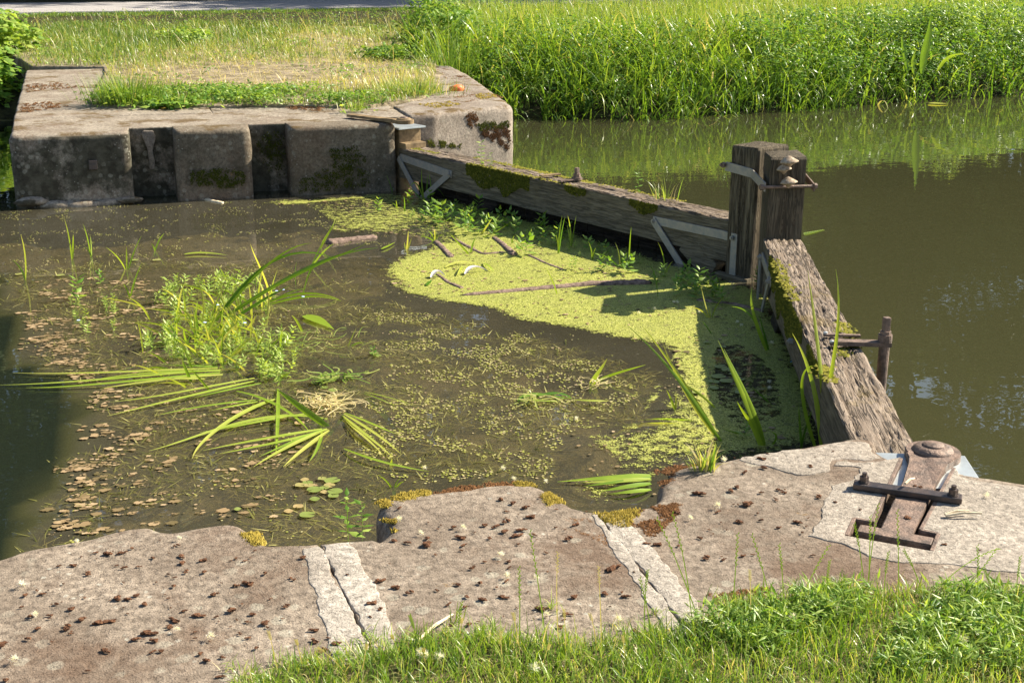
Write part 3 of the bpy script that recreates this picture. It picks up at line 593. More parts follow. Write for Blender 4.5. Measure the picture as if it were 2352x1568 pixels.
# mitre posts (footprints in the world, moved under their leaves)
def post(foot, tops, parent, crack, seed):
    bm = bmesh.new(); n = 4; rows = []; zs = [-.6, -.1, .1, .25, .4, .55, .7, .8, None]
    per = []
    for i in range(4):
        a, b = np.array(foot[i]), np.array(foot[(i+1) % 4]); k = 12
        for j in range(k): per.append((a+(b-a)*j/k, tops[i]+(tops[(i+1) % 4]-tops[i])*j/k, j/k))
    m = len(per); c = np.mean(foot, axis=0)
    for z in zs:
        row = []
        for i, (p, t, s) in enumerate(per):
            zz = t-.012 if z is None else min(z, t-.03); pr = c+(p-c)*(1-.018*(s in (0.,)))
            pr = pr+(p-c)*.03*noise.noise(Vector((i*.9+seed, zz*.8, seed))); row.append(bm.verts.new((pr[0], pr[1], zz)))
        rows.append(row)
    for k, ins, up in ((1, .05, .004), (2, .35, .012), (3, .75, .017)):
        rows.append([bm.verts.new((*(p+(c-p)*ins), t+up+.005*noise.noise(Vector((p[0]*20, p[1]*20, k))))) for p, t, s in per])
    for a, b in zip(rows, rows[1:]):
        for i in range(m): bm.faces.new((a[i], a[(i+1) % m], b[(i+1) % m], b[i]))
    bm.faces.new(rows[-1]); bmesh.ops.recalc_face_normals(bm, faces=bm.faces)
    me = bpy.data.meshes.new('mitre_post'); bm.to_mesh(me); bm.free(); o = link('mitre_post', me, M['wood_post']); onto(o, parent); return o
FA = [np.array(q) for q in ((4.04, 4.593), (4.145, 4.405), (4.42, 4.485), (4.29, 4.695))]
NA = [np.array(q) for q in ((4.038, 4.005), (4.29, 3.985), (4.442, 4.395), (4.165, 4.35))]
def zt(x, y, p): return float(UV(x, y, np.array([p[0], p[1], 0.]))[2])
pf = post(FA, [zt(1684, 335, FA[0]), zt(1748, 343, FA[1]), zt(1785, 333, FA[2]), zt(1742, 325, FA[3])], lf, 0, 1.)
pn = post(NA, [zt(1760, 363, NA[0]), zt(1849, 362, NA[1]), zt(1836, 345, NA[2]), zt(1752, 350, NA[3])], ln, 0, 2.)
# long shakes in the post faces: dark splits
def split(post_, a, b, z0, z1, out, w, parent):
    p = a+(b)*0; n = 14; bm = bmesh.new(); L = []; Rr = []
    t = np.array([-out[1], out[0]])
    for k in range(n+1):
        z = z0+(z1-z0)*k/n; q = p+t*(.012*noise.noise(Vector((z*4, p[0]*9, 0)))); ww = w*(1-abs(2*k/n-1)**3)*.5+.0006
        L.append(bm.verts.new((*(q-t*ww+out*.0025), z))); Rr.append(bm.verts.new((*(q+t*ww+out*.0025), z)))
    for k in range(n): bm.faces.new((L[k], Rr[k], Rr[k+1], L[k+1]))
    o = join('split', [bm], M['soil']); onto(o, parent)
of = nf
for fr, z0, z1, w in ((.42, .05, .9, .012), (.6, .3, .72, .008), (.8, -.02, .5, .006)): split(pf, FA[0]+(FA[1]-FA[0])*fr+nf*.006, np.zeros(2), z0, z1, nf, w, lf)
on = np.array([-dn[0], -dn[1]])
for fr, z0, z1, w in ((.42, .42, .70, .009), (.75, .40, .8, .006)): split(pn, NA[0]+(NA[1]-NA[0])*fr+on*.008, np.zeros(2), z0, z1, on, w, ln)
# paddle spindle held to each beam by a bracket
def spindle(lfo, s, side, zr, label, far=False):
    sp = empty('paddle_spindle', (0, 0, 0), 0, label, 'paddle gear')
    mw = Matrix.Translation(lfo.location) @ Matrix.Rotation(lfo.rotation_euler.z, 4, 'Z')
    sp.matrix_world = mw @ Matrix.Translation((s, side*(TW/2+.105), 0)); sp.rotation_euler = (0, 0, lfo.rotation_euler.z); sp.location = mw @ Vector((s, side*(TW/2+.105), 0))
    e = -side
    if not far:
        join('shaft', [rod((0, 0, -.7), (0, 0, zr-.005), .026, 16)], M['rust'], sp, False)
        join('spindle_head', [rod((0, 0, zr+.0), (0, 0, zr+.035), .034, 16), rod((0, 0, zr+.035), (0, 0, zr+.052), .026, 12), box(0, 0, zr+.085, .030, .030, .07, rot=.4, bev=.003)], M['rust'], sp)
        bk = join('bracket', [bar((0, -side*-.03, zr-.012), (0, e*.235, zr-.012), .055, .022)], M['rust'], sp)
        join('holding_strap', [bar((.0, e*.09, G+.014), (.0, e*.26, G+.014), .026, .012)], M['rust'], sp)
        join('holding_strap', [bar((.15, e*.09, G+.014), (.15, e*.27, G+.014), .026, .012)], M['rust'], sp)
        join('bolt', [lathe([(.011, 0), (.011, .008), (.0, .012)], 12, (.0, e*.25, G+.02))], M['zinc'], sp); join('bolt', [lathe([(.011, 0), (.011, .008), (.0, .012)], 12, (.15, e*.26, G+.02))], M['zinc'], sp)
    return sp
spindle(ln, 2.06, -1, .43, 'rusty iron spindle standing in the canal beside the near gate beam')
# the far leaf carries only the nut and two short plates
fp = empty('paddle_spindle', (0, 0, 0), 0, 'short rusty spindle nut with small plates on the far gate beam', 'paddle gear')
fb = UP_(1325, 413, (0, 0, G+.012), (0, 0, 1)); fp.location = fb; fp.rotation_euler = (0, 0, math.atan2(df[1], df[0]))
join('spindle_head', [rod((0, 0, 0), (0, 0, .022), .042, 16), rod((0, 0, .022), (0, 0, .05), .030, 8), box(0, 0, .07, .032, .032, .055, bev=.003)], M['rust'], fp)
join('holding_strap', [bar((-.02, -.17, .006), (.0, .05, .006), .05, .012)], M['rust'], fp)
join('holding_strap', [bar((-.28, -.15, .008), (-.26, .04, .008), .045, .012)], M['rust_brown'], fp)
# clamp round the two mitre posts
cl = empty('post_clamp', (4.16, 4.37, 0), 0, 'grey iron clamp with rusty rods tied round the two gate posts', 'clamp')
cA = UV(1672, 383, np.array([*(FA[0]+nf*.02), 0])); cB = UV(1727, 398, np.array([*(FA[0]*.35+FA[1]*.65+nf*.03), 0])); cC = UV(1757, 430, np.array([*(NA[0]+nn*.03+on*.02), 0]))
cA2 = cA+(cA-cB)*.1
onto(join('clamp_strap', [bar(cA2, cB, .062, .010, up=(*nf, 0)), bar(cB+np.array([*nf, 0])*.002, cC, .060, .010, up=(*nf, 0))], M['strap']), cl)
cD = UV(1866, 428, np.array([*(NA[1]-nn*.05+on*.02), 0])); cE = UV(1848, 405, np.array([*(NA[1]*.5+NA[2]*.5-nn*.03), 0]))
onto(join('clamp_strap', [bar(cE, cD+np.array([.01, -.01, -.01]), .05, .010, up=(*-nn, 0))], M['rust']), cl)
onto(join('clamp_rod', [rod(cC+np.array([-.02, .0, 0]), cD+np.array([.03, 0, 0]), .011, 10), rod(cC+np.array([-.035, 0, 0]), cC+np.array([-.012, 0, 0]), .02, 6), rod(cD+np.array([.012, 0, 0]), cD+np.array([.03, 0, 0]), .02, 6)], M['rust']), cl)
onto(join('clamp_rod', [rod(cA2+np.array([-.04, .0, .01]), cA2+np.array([.35, .12, .01]), .011, 10), rod(cA2+np.array([-.03, -.01, .01]), cA2+np.array([-.01, 0, .01]), .02, 6)], M['rust']), cl)
# three bracket fungi on the front of the near post
for x, y, r, lb in ((1812, 371, .075, 'pale bracket fungus on the dark gate post, highest of three'), (1800, 388, .062, 'tan bracket fungus on the dark gate post, just under the highest'), (1811, 418, .07, 'pale bracket fungus on the dark gate post, sitting on the clamp rod')):
    p = UP_(x, y, (*(NA[0]+on*.004), 0), (*on, 0)); bm = bmesh.new(); rs = []
    for k, (q, z) in enumerate(((0.02, .62), (.25, .52), (.5, .38), (.75, .2), (.95, .04), (1.0, -.06), (.9, -.14), (.4, -.35), (.05, -.75))):
        rs.append([bm.verts.new((r*.8*q*math.cos(a)*(1+.08*math.sin(5*a+k)), r*.7*q*math.sin(a)-.004, r*.8*z)) for a in np.linspace(0, math.pi, 15)])
    for a, b in zip(rs, rs[1:]):
        for i in range(14): bm.faces.new((a[i], a[i+1], b[i+1], b[i]))
    bmesh.ops.recalc_face_normals(bm, faces=bm.faces)
    o = join('bracket_fungus', [bm], M['fungus'], None, True); o.location = p; o.rotation_euler = (0, R(6), math.atan2(on[1], on[0])-R(90)); tag(o, lb, 'fungus')

# ---------------------------------------------------------------- trees behind the path (the canal mirrors them)
def tree_mesh(seed, h, n):
    g = np.random.default_rng(seed); cl = []
    for k in range(34):
        a = g.uniform(0, 2*math.pi); z = h*g.uniform(.16, 1.); rr = .26*h*math.sin(math.pi*min(.96, (z/h-.08)/1.02))**.7*g.uniform(.35, 1.)
        cl.append((rr*math.cos(a), rr*math.sin(a), z, g.uniform(.06, .115)*h))
    cl = np.array(cl); i = g.integers(0, len(cl), n); d = g.normal(0, 1, (n, 3)); d /= np.linalg.norm(d, axis=1)[:, None]; q = g.random(n)**.45
    c = cl[i, :3]+d*(cl[i, 3]*q)[:, None]*np.array([1.25, 1.25, .75]); dr = d*.6+g.normal(0, .6, (n, 3)); nr = g.normal(0, .5, (n, 3))+[0, 0, 1]
    V, F, T = leaves(c, dr, nr, g.uniform(.22, .5, n), g.uniform(.16, .34, n), np.clip(g.normal(.45, .2, n), 0, 1))
    crown = mesh_np('crown', V, F, T, False)
    bms = [rod((0, 0, -.3), (g.normal(0, .15), g.normal(0, .15), h*.5), .026*h*.72, 12, .013*h), rod((0, 0, h*.48), (g.normal(0, .4), g.normal(0, .4), h*.9), .012*h, 8, .004*h)]
    for k in range(9):
        z = h*g.uniform(.2, .7); t = cl[g.integers(0, len(cl))]; bms.append(rod((0, 0, z), (t[0]*.9, t[1]*.9, max(z+.5, t[2])), .009*h, 7, .002*h))
    bm = bmesh.new()
    for b in bms: me = bpy.data.meshes.new('t'); b.to_mesh(me); bm.from_mesh(me); b.free()
    tr = bpy.data.meshes.new('trunk'); bm.to_mesh(tr); bm.free(); tr.materials.append(M['tree_bark']); crown.materials.append(M['tree_leaf']); return tr, crown
TM = [tree_mesh(11, 19, 15000), tree_mesh(12, 22, 17000), tree_mesh(13, 16, 13000)]
spots = [(18.5, 35.0), (-26, 36), (-21, 40), (-17, 35.5), (-12.5, 39), (-9, 35.5), (-5, 38), (-1.5, 35.5), (2.5, 38.5), (5.5, 36), (9.5, 39.5), (16, 41), (19.5, 44), (26, 43), (24, 47), (30, 41), (33, 47), (30, 52), (36, 40), (33, 35.5), (40, 36.5), (46, 38), (42, 43), (48, 46), (8, 46), (-8, 47), (0, 48), (-16, 48), (16, 52), (26, 54), (38, 56), (-26, 50)]
for k, (x, y) in enumerate(spots):
    r_ = empty('tree', (x, y, .65), k*1.7, 'tall dark leafy tree behind the path, its crown mirrored in the canal', 'tree', 'trees behind the path')
    r_.scale = (1, 1, .92+.2*((k*37) % 10)/10); tr, cr = TM[k % 3]; link('trunk', tr, None, r_); link('crown', cr, None, r_)

# ---------------------------------------------------------------- far vegetation
WLX = np.array([q[0] for q in water_line]); WLY = np.array([q[1] for q in water_line])
def gz(x, y):
    d = y-np.interp(x, WLX, WLY); return np.interp(d, [-.3, 0, .1, .6, 1.6, 4, 10], [-.3, -.2, .0, .22, .47, .6, .66])
def stuff(name, VFT, mat, cat=None): return tag(link(name, mesh_np(name, *VFT), mat), kind='stuff')
def clip(x, a=0, b=1): return np.clip(x, a, b)
def clump(P, sc=1.3, sd=0.): return np.array([.5+.5*noise.noise(Vector((p[0]*sc, p[1]*sc, sd))) for p in P])
# broad arching grass on the water's edge
bank = [(4.0, 13.5), (5.4, 13.0), (6.9, 12.65), (8.6, 12.9), (10.7, 13.45), (13.7, 14.0), (17, 14.7), (17, 17.2), (11, 16.6), (8, 15.9), (5.6, 15.9), (4.2, 16.3)]
P = sample(bank, 17000); P = P[clump(P, 2.2) > .36]; d = P[:, 1]-np.interp(P[:, 0], WLX, WLY); n = len(P)
thin = (P[:, 0] > 10.2) & (rng.random(n) < .62); P, d = P[~thin], d[~thin]; n = len(P)
B = np.c_[P, gz(P[:, 0], P[:, 1])]; hh = rng.uniform(.35, .85, n)*(1+.10*clip(d, 0, 2))
A = blades(B, hh, rng.uniform(.012, .032, n), rng.normal(-1.6, 1.2, n), rng.uniform(0, .5, n), rng.gamma(3, .72, n), 8, clip(rng.normal(.40, .22, n)+.09*d))
stuff('bank_edge_grass', A, M['grass'])
# fine lighter grass behind it, up to the path
back = [(4.3, 15), (6, 15), (9, 15.3), (13, 16), (18, 17), (32, 23), (34, 31), (15, 28.9), (7.2, 27.9), (5.6, 20)]
P = sample(back, 70000); n = len(P); k = clump(P, .9, 3); P = P[rng.random(n) < .35+k]; n = len(P); k = clump(P, .5, 7)
far = clip((P[:, 1]-15)/12); right = clip((P[:, 0]-.55*P[:, 1]-1)/5)
B = np.c_[P, gz(P[:, 0], P[:, 1])]; nearp = clip((P[:, 1]-.09*P[:, 0]-21)/5)*(P[:, 0] < 13.5); hh = rng.uniform(.25, .62, n)*(.75+.6*k)*(1+.5*right)*(1-.62*nearp)
A = blades(B, hh, rng.uniform(.006, .013, n), rng.uniform(0, 6.28, n), rng.uniform(0, .3, n), rng.gamma(2, .35, n), 4, clip(rng.normal(.66, .15, n)+.1*(k-.5)+.08*far))
stuff('meadow_grass', A, M['grass'])
# leafy undergrowth between the blades
def leafmass(P, z0, h, n, ln, tint, sd=.12):
    i = rng.integers(0, len(P), n); c = np.c_[P[i]+rng.normal(0, .1, (n, 2)), np.zeros(n)]; c[:, 2] = z0(c[:, 0], c[:, 1])+h*rng.random(n)**.7
    dr = rng.normal(0, 1, (n, 3))*[1, 1, .35]-[0, .35, .1]; nr = rng.normal(0, .35, (n, 3))+[0, 0, 1]
    L = rng.uniform(.6, 1.3, n)*ln; return leaves(c, dr, nr, L, L*rng.uniform(.38, .55, n), clip(rng.normal(tint, .2, n)))
mid = [(8.8, 13.2), (10.7, 13.6), (13.7, 14.2), (17, 15), (18, 18.5), (11, 16.5), (8.8, 15)]
stuff('bank_undergrowth', cat([leafmass(sample(mid, 700), gz, .75, 16000, .085, .5), leafmass(sample(back, 900), gz, .5, 16000, .07, .65), leafmass(sample(bank, 500), gz, .55, 11000, .06, .42), leafmass(sample([(4.4, 13.6), (5.6, 13.3), (8, 14), (9, 16), (5, 17)], 300), gz, .6, 5000, .07, .5)]), M['leaf'])
# leafy bushes one can tell apart
def bush(name, c, rad, h, n, ln, tint, label, cat_, wid=.6, low=.0):
    d = rng.normal(0, 1, (n, 3)); d /= np.linalg.norm(d, axis=1)[:, None]; q = rng.random(n)**.33
    k = np.array([.75+.5*noise.noise(Vector((*(d[i]*1.8+np.array(c)*3),))) for i in range(n)])
    p = d*q[:, None]*k[:, None]*np.array([rad, rad, h*.55]); p[:, 2] += h*.5; p = p[p[:, 2] > low]; n = len(p)
    dr = rng.normal(0, .7, (n, 3))*[1, 1, .4]+np.c_[p[:, :2]/rad*.8, -.25*np.ones(n)]; nr = rng.normal(0, .35, (n, 3))+[0, 0, 1]; L = rng.uniform(.6, 1.25, n)*ln
    r_ = empty(name, c, 0, label, cat_)
    link('foliage', mesh_np('foliage', *leaves(p, dr, nr, L, L*wid, clip(rng.normal(tint, .2, n))), False), M['leaf'], r_)
    st = cat([curve_blade([(0, 0, -.1), (p[i, 0]*.4, p[i, 1]*.4, p[i, 2]*.6), p[i]], .012, .2, np.array([.3, 1., .1]), 6) for i in range(0, n, max(1, n//26))])
    link('stems', mesh_np('stems', *st), M['leaf'], r_); return r_
bush('bramble_bush', (-1.95, 17.2, .15), 1.0, 1.35, 3600, .125, .78, 'bright green broad-leaved bush hanging over the water beyond the far wall end', 'bush', .75, -.4)
bush('bramble_bush', (-1.75, 15.3, -.1), .68, 1.1, 2200, .115, .62, 'darker leafy bush at the waterline against the end of the far wall', 'bush', .75, .05)
bush('nettle_bush', (4.75, 16.0, .45), .75, .95, 2600, .085, .55, 'leafy nettle bush at the corner between the dry grass and the tall bank grass', 'bush', .5)
bush('nettle_bush', (5.3, 18.6, .55), .8, .9, 2000, .085, .62, 'small leafy bush just behind the nettles near the path', 'bush', .5)
bush('willow_herb', (13.0, 15.4, .2), .7, 1.35, 2600, .10, .70, 'tall grey-green narrow-leaved herb on the bank at the frame edge', 'bush', .26)
bush('willow_herb', (14.1, 15.9, .2), .8, 1.3, 2200, .10, .75, 'second grey-green narrow-leaved herb, half cut by the frame edge', 'bush', .26)
bush('weed_clump', (10.2, 14.2, .15), .55, .6, 1500, .075, .5, 'low leafy weed clump at the waterline left of the big dock leaves', 'weed', .5)
bush('weed_clump', (11.9, 14.5, .15), .6, .65, 1700, .07, .45, 'dark low weed clump at the waterline right of the big dock leaves', 'weed', .45)
bush('weed_clump', (1.15, 18.8, .6), .55, .3, 700, .08, .72, 'low leafy weed patch in the dry grass behind the mound', 'weed', .6)
bush('weed_clump', (3.7, 14.9, .6), .5, .28, 700, .075, .6, 'low green weed patch on the mound beside the tall bank grass', 'weed', .6)
# dock with big upright leaves
def big_leaf(P, w, tint, n=14, wave=.0):
    t = np.linspace(0, 1, n); P = [np.array(p, float) for p in P]; k = len(P)-1
    C = sum(math.comb(k, i)*(t**i*(1-t)**(k-i))[:, None]*P[i][None] for i in range(k+1)); T = np.gradient(C, axis=0); T /= np.linalg.norm(T, axis=1)[:, None]
    S = np.cross(T, np.array([.25, 1, .15])); S /= np.linalg.norm(S, axis=1)[:, None]; Un = np.cross(S, T)
    ww = w*np.maximum(.03, np.sin(math.pi*clip(t*.93+.05)**.75)*(1-.25*t))*.5; V = []
    for j, f in enumerate((-1, -.5, 0, .5, 1)): V.append(C+S*(ww*f)[:, None]+Un*(ww*.28*abs(f)+wave*np.sin(t*25)*abs(f))[:, None])
    V = np.stack(V, 1).reshape(-1, 3); F = np.array([(5*i+j, 5*i+j+1, 5*i+j+6, 5*i+j+5) for i in range(n-1) for j in range(4)]); return V, F, np.full(len(V), tint)
b = U(2105, 235, 0); dk = empty('dock_plant', b, 0, 'dock plant with large upright translucent leaf standing at the canal edge', 'plant')
def rel(pts, b, o): return [UV(x, y, b)-o for x, y in pts]
st = [curve_blade(rel(q, b, b), .016, .25, np.array([.2, 1, .1]), 8) for q in (((2105, 240), (2110, 190), (2120, 165)), ((2110, 240), (2130, 200), (2155, 160)), ((2085, 235), (2090, 190), (2080, 160)))]
link('stems', mesh_np('stems', *cat(st)), M['iris'], dk)
for q, w, tn in ((((2118, 170), (2122, 120), (2140, 75), (2138, 30)), .135, .5), (((2153, 165), (2165, 140), (2185, 120), (2215, 126)), .06, .7), (((2085, 165), (2078, 120), (2070, 90), (2074, 78)), .07, .5), (((2100, 170), (2095, 150), (2098, 130), (2105, 112)), .07, .6)):
    link('leaf', mesh_np('leaf', *big_leaf(rel(q, b, b), w, tn, 16, .004)), M['iris'], dk)
def flat_leaf(pts, w, tint, label, z=.012, name='fallen_leaf', mat='iris'):
    V, F, T = big_leaf([U(x, y, z+.004*(i % 2)) for i, (x, y) in enumerate(pts)], w, tint, 14, .003)
    C_ = V[2::5]; S = np.cross(np.gradient(C_, axis=0), [0, 0, 1.]); S /= np.linalg.norm(S, axis=1)[:, None]+1e-9   # lie flat
    for i in range(len(C_)):
        for j in range(5): ww = np.linalg.norm(V[5*i+j]-C_[i])*np.sign(j-2); V[5*i+j] = C_[i]+S[i]*ww+[0, 0, .05*abs(ww)]
    o = C_[0].copy(); V = V-o; ob = link(name, mesh_np(name, V, F, T), M[mat], None, o); return tag(ob, label, 'leaf')
flat_leaf([(2133, 237), (2150, 238), (2180, 238)], .20, .95, 'spotted yellow-green leaf floating on the canal under the dock')
flat_leaf([(424, 584), (460, 576), (523, 586)], .05, .8, 'long yellow-green leaf floating alone on the open silty water')
flat_leaf([(700, 724), (725, 730), (767, 756)], .10, .7, 'broad toothed green leaf drowned just right of the arching iris')
flat_leaf([(876, 572), (890, 566), (908, 556)], .03, .75, 'small narrow leaf floating at the left rim of the duckweed')
flat_leaf([(980, 655), (985, 648), (992, 642)], .03, .4, 'small dark leaf lying on the duckweed rim')

# grass of the mound: short and yellowing in front, bare in the middle, taller towards the path
isl_in = [(-.25, 10.3), (.35, 10.15), (1.4, 9.9), (2.45, 9.62), (3.1, 10.15), (3.5, 11.3), (3.9, 12.8), (4.2, 14.4), (5.6, 20), (6.9, 27.6), (-2.8, 26.6), (-2.0, 20), (-1.0, 14.8), (-.05, 14.6), (-.12, 12)]
def gauss(P, x, y, sx, sy): return np.exp(-((P[:, 0]-x)/sx)**2-((P[:, 1]-y)/sy)**2)
P = sample(isl_in, 95000); x, y = P[:, 0], P[:, 1]; k1 = clump(P, 1.0, 9); k2 = clump(P, 3.1, 21); k3 = clump(P, .55, 33)
bare = clip(1.35*gauss(P, 1.75, 13.2, 1.7, 1.7)+.9*gauss(P, 3.3, 18.5, .8, 2.2)+.5*gauss(P, 1.0, 16.3, 1.6, .7)+.9*(k3-.55)*(y > 14))
tall = clip(1.0*gauss(P, .25, 16.4, .9, 2.2)+1.0*gauss(P, 2.95, 11.2, .75, 1.0)+.8*gauss(P, 1.9, 20.5, 2.4, 2.6)+.7*gauss(P, -.6, 21, 1.2, 3)+.5*gauss(P, 2.3, 16.2, .9, .9))
keep = rng.random(len(P)) < (.30+1.0*k2)*(1-.96*bare)*(1-.35*(y > 21)); P, x, y, k1, k2, bare, tall = [q[keep] for q in (P, x, y, k1, k2, bare, tall)]; n = len(P)
endp = clip((y-20.5)/5); B = np.c_[P, .655+0*y]; front = clip((11.6-y)/1.2)
hh = rng.uniform(.03, .10, n)*(.4+1.3*clip((k2-.35)*2.2)**1.5)*(1+1.9*tall)*(1-.7*endp)+.012
tn = clip(rng.normal(.33, .2, n)-.14*front-.22*tall*(y > 14)+.22*gauss(P, 2.95, 11.2, .9, 1.2)+.55*bare+.35*(k1-.5))
stuff('mound_grass', blades(B, hh, rng.uniform(.004, .011, n), rng.uniform(0, 6.28, n), rng.uniform(0, .55, n), rng.gamma(2, .6, n), 4, tn), M['dry'])
P = sample([(.1, 11.2), (2.6, 10.8), (3.6, 12.5), (3.9, 15), (2.5, 17.5), (.3, 17)], 3200); n = len(P); B = np.c_[P, .665+.02*rng.random(n)]
stuff('straw_litter', blades(B, rng.uniform(.06, .28, n), rng.uniform(.004, .008, n), rng.uniform(0, 6.28, n), rng.uniform(1.25, 1.6, n), rng.normal(0, .15, n), 3, clip(rng.normal(.88, .12, n))), M['dry'])
P = np.concatenate([sample(isl_in, 420), sample([(-1.4, 17), (4.8, 16), (6.6, 26), (-2.4, 26)], 420)]); n = len(P); B = np.c_[P, .66+0*P[:, 0]]
stuff('dry_seed_grass', blades(B, rng.uniform(.2, .6, n)*(1-.5*clip((P[:, 1]-19)/6)), rng.uniform(.004, .008, n), rng.uniform(0, 6.28, n), rng.uniform(.1, .9, n), rng.gamma(2, .5, n), 6, clip(rng.normal(.82, .12, n))), M['dry'])
P = sample(isl_in, 900); P = np.concatenate([P, sample([(-.2, 10.3), (1.4, 9.95), (2.4, 9.7), (3.0, 10.3), (2.6, 11), (.3, 11.2)], 500)]); stuff('mound_weeds', leafmass(P[clump(P, .9, 2) > .5], lambda x, y: .66, .11, 11000, .05, .6), M['leaf'])
# path verge
P = sample([(-6, 26.2), (-2, 26.9), (7, 28.3), (7, 27.2), (-2, 25.6), (-6, 25)], 9000); n = len(P); B = np.c_[P, .68+0*P[:, 0]]
stuff('verge_grass', blades(B, rng.uniform(.02, .07, n), rng.uniform(.006, .012, n), rng.uniform(0, 6.28, n), rng.uniform(0, .4, n), rng.gamma(2, .4, n), 4, clip(rng.normal(.4, .2, n))), M['grass'])
# the lush tuft at the left front of the mound
def tuft(c, r, n, h, tint, label, lv=0, name='grass_tuft', lsz=.06):
    P = np.array([rng.normal(0, r, n), rng.normal(0, r*.7, n)]).T; B = np.c_[P, np.zeros(n)]
    A = [blades(B, h*rng.uniform(.4, 1.1, n), rng.uniform(.004, .009, n), np.arctan2(P[:, 1], P[:, 0])+rng.normal(0, .6, n), rng.uniform(0, .5, n), rng.gamma(2, .35, n), 5, clip(rng.normal(tint, .2, n)))]
    me = mesh_np('blades', *A[0]); t = empty(name, c, 0, label, 'grass'); link('blades', me, M['grass'], t)
    if lv:
        Q = np.array([rng.normal(0, r*1.1, lv), rng.normal(-r*.3, r*.6, lv)]).T; link('weed_leaves', mesh_np('weed_leaves', *leafmass(Q, lambda x, y: 0., h*.45, lv*6, lsz, .6), False), M['leaf'], t)
    return t
tuft((.12, 10.4, .65), .17, 700, .34, .5, 'tall lush grass tuft growing at the front left corner of the mound', 60)
tuft((.55, 10.25, .65), .16, 260, .14, .55, 'low tuft with broad leaves just right of the tallest mound tuft', 90, lsz=.09)
tuft((3.15, 10.6, .65), .2, 600, .2, .72, 'yellow-green grass tuft near the right tip of the mound', 10)
tuft((2.25, 9.35, .64), .06, 90, .14, .75, 'small withered tuft on the wall top behind the far gate anchor', 5)
tuft((4.35, 13.9, .5), .16, 160, .95, .5, 'tall upright reed tuft at the wing wall end', 0)

# ---------------------------------------------------------------- near bank grass
ng = [U(x, y, HN)[:2] for x, y in [(560, 1600), (640, 1566), (720, 1535), (840, 1540), (900, 1520), (960, 1490), (1090, 1478), (1150, 1488), (1400, 1490), (1560, 1468), (1640, 1435), (1720, 1405), (1850, 1375), (1940, 1362), (2080, 1376), (2200, 1384), (2352, 1376)]]
ng = [tuple(q) for q in ng]+[(3.2, -1.35), (3.4, -2.2), (-.2, -2.2)]
tag(prism('turf', [(*q, .008) for q in ng], HN+.016, HN-.03, M['ground_grass'], seg=.05, amp=.03, top=.008, grid=.08, levels=1), kind='structure')
P = sample(ng, 52000); n = len(P); k = clump(P, 4., 5); P = P[rng.random(n) < .5+.75*k]; n = len(P); k = clump(P, 4., 5); k2 = clump(P, 1.6, 8)
B = np.c_[P, HN+.012+0*P[:, 0]]
stuff('turf_grass', blades(B, rng.uniform(.03, .085, n)*(.6+.8*k), rng.uniform(.002, .0042, n), rng.uniform(0, 6.28, n), rng.uniform(0, .6, n), rng.gamma(2, .5, n), 4, clip(rng.normal(.60, .2, n)+.35*(.5-k)+.35*(.5-k2))), M['grass'])
P = sample(ng, 5200); n = len(P); B = np.c_[P, HN+.01+0*P[:, 0]]
stuff('withered_grass', blades(B, rng.uniform(.02, .075, n), rng.uniform(.0015, .0035, n), rng.uniform(0, 6.28, n), rng.uniform(.2, 1.2, n), rng.gamma(2, .4, n), 4, clip(rng.normal(.82, .14, n))), M['dry'])
rg = [tuple(U(x, y, HN)[:2]) for x, y in ((1640, 1440), (1850, 1385), (2352, 1385), (2352, 1560), (1700, 1568), (1500, 1520))]
e = [np.array(q) for q in ng[:17]]; Q = []
for k in range(170):
    i = rng.integers(0, 16); q = e[i]+(e[i+1]-e[i])*rng.random()+np.array([rng.normal(0, .02), rng.exponential(.028)]); Q.append(q+rng.normal(0, .012, (rng.integers(5, 26), 2)))
Q = np.concatenate(Q); n = len(Q); B = np.c_[Q, HN+0*Q[:, 0]]
stuff('creeping_grass', blades(B, rng.uniform(.02, .065, n), rng.uniform(.0018, .0038, n), rng.uniform(0, 6.28, n), rng.uniform(.1, .9, n), rng.gamma(2, .5, n), 4, clip(rng.normal(.66, .22, n))), M['grass'])
P = sample(rg, 500); P = P[clump(P, 3., 1) > .42]; n = 4200; i = rng.integers(0, len(P), n); c = np.c_[P[i]+rng.normal(0, .02, (n, 2)), HN+.015+.055*rng.random(n)**1.2]
stuff('turf_weeds', leaves(c, rng.normal(0, 1, (n, 3))*[1, 1, .5]+[0, 0, .35], rng.normal(0, .4, (n, 3))+[0, 0, 1], rng.uniform(.022, .055, n), rng.uniform(.004, .0085, n), clip(rng.normal(.72, .2, n))), M['leaf'])
# seed stalks in front, one by one
def stalk(base, top, mid, kind, label, grp=None):
    b = U(*base, HN+.01); q = [b-b, UV(*mid, b)-b, UV(*top, b)-b]; sd_ = np.array([.3, 1, .1])
    o = empty('grass_stalk', b, 0, label, 'grass stalk', grp)
    link('stem', mesh_np('stem', *curve_blade(q, .0028, .55 if kind != 'dry' else .9, sd_, 10, tipw=.4)), M['grass' if kind != 'dry' else 'dry'], o)
    t = np.linspace(.62 if kind == 'rye' else .80, 1, 15 if kind == 'rye' else 12); C = (1-t)[:, None]**2*q[0]+2*(t*(1-t))[:, None]*q[1]+(t**2)[:, None]*q[2]; T = np.gradient(C, axis=0); T /= np.linalg.norm(T, axis=1)[:, None]
    S = np.cross(T, [0.2, 1, 0]); S /= np.linalg.norm(S, axis=1)[:, None]; sg = np.where(np.arange(len(t)) % 2, 1, -1)[:, None]
    dr = T+S*sg*(.45 if kind == 'rye' else .7); L = np.full(len(t), .0105 if kind == 'rye' else .008)
    V = leaves(C, dr, np.tile([0.2, 1., .2], (len(t), 1)), L, L*.30, np.full(len(t), .6 if kind == 'rye' else .9)); link('seed_head', mesh_np('seed_head', *V, False), M['grass' if kind == 'rye' else 'dry'], o)
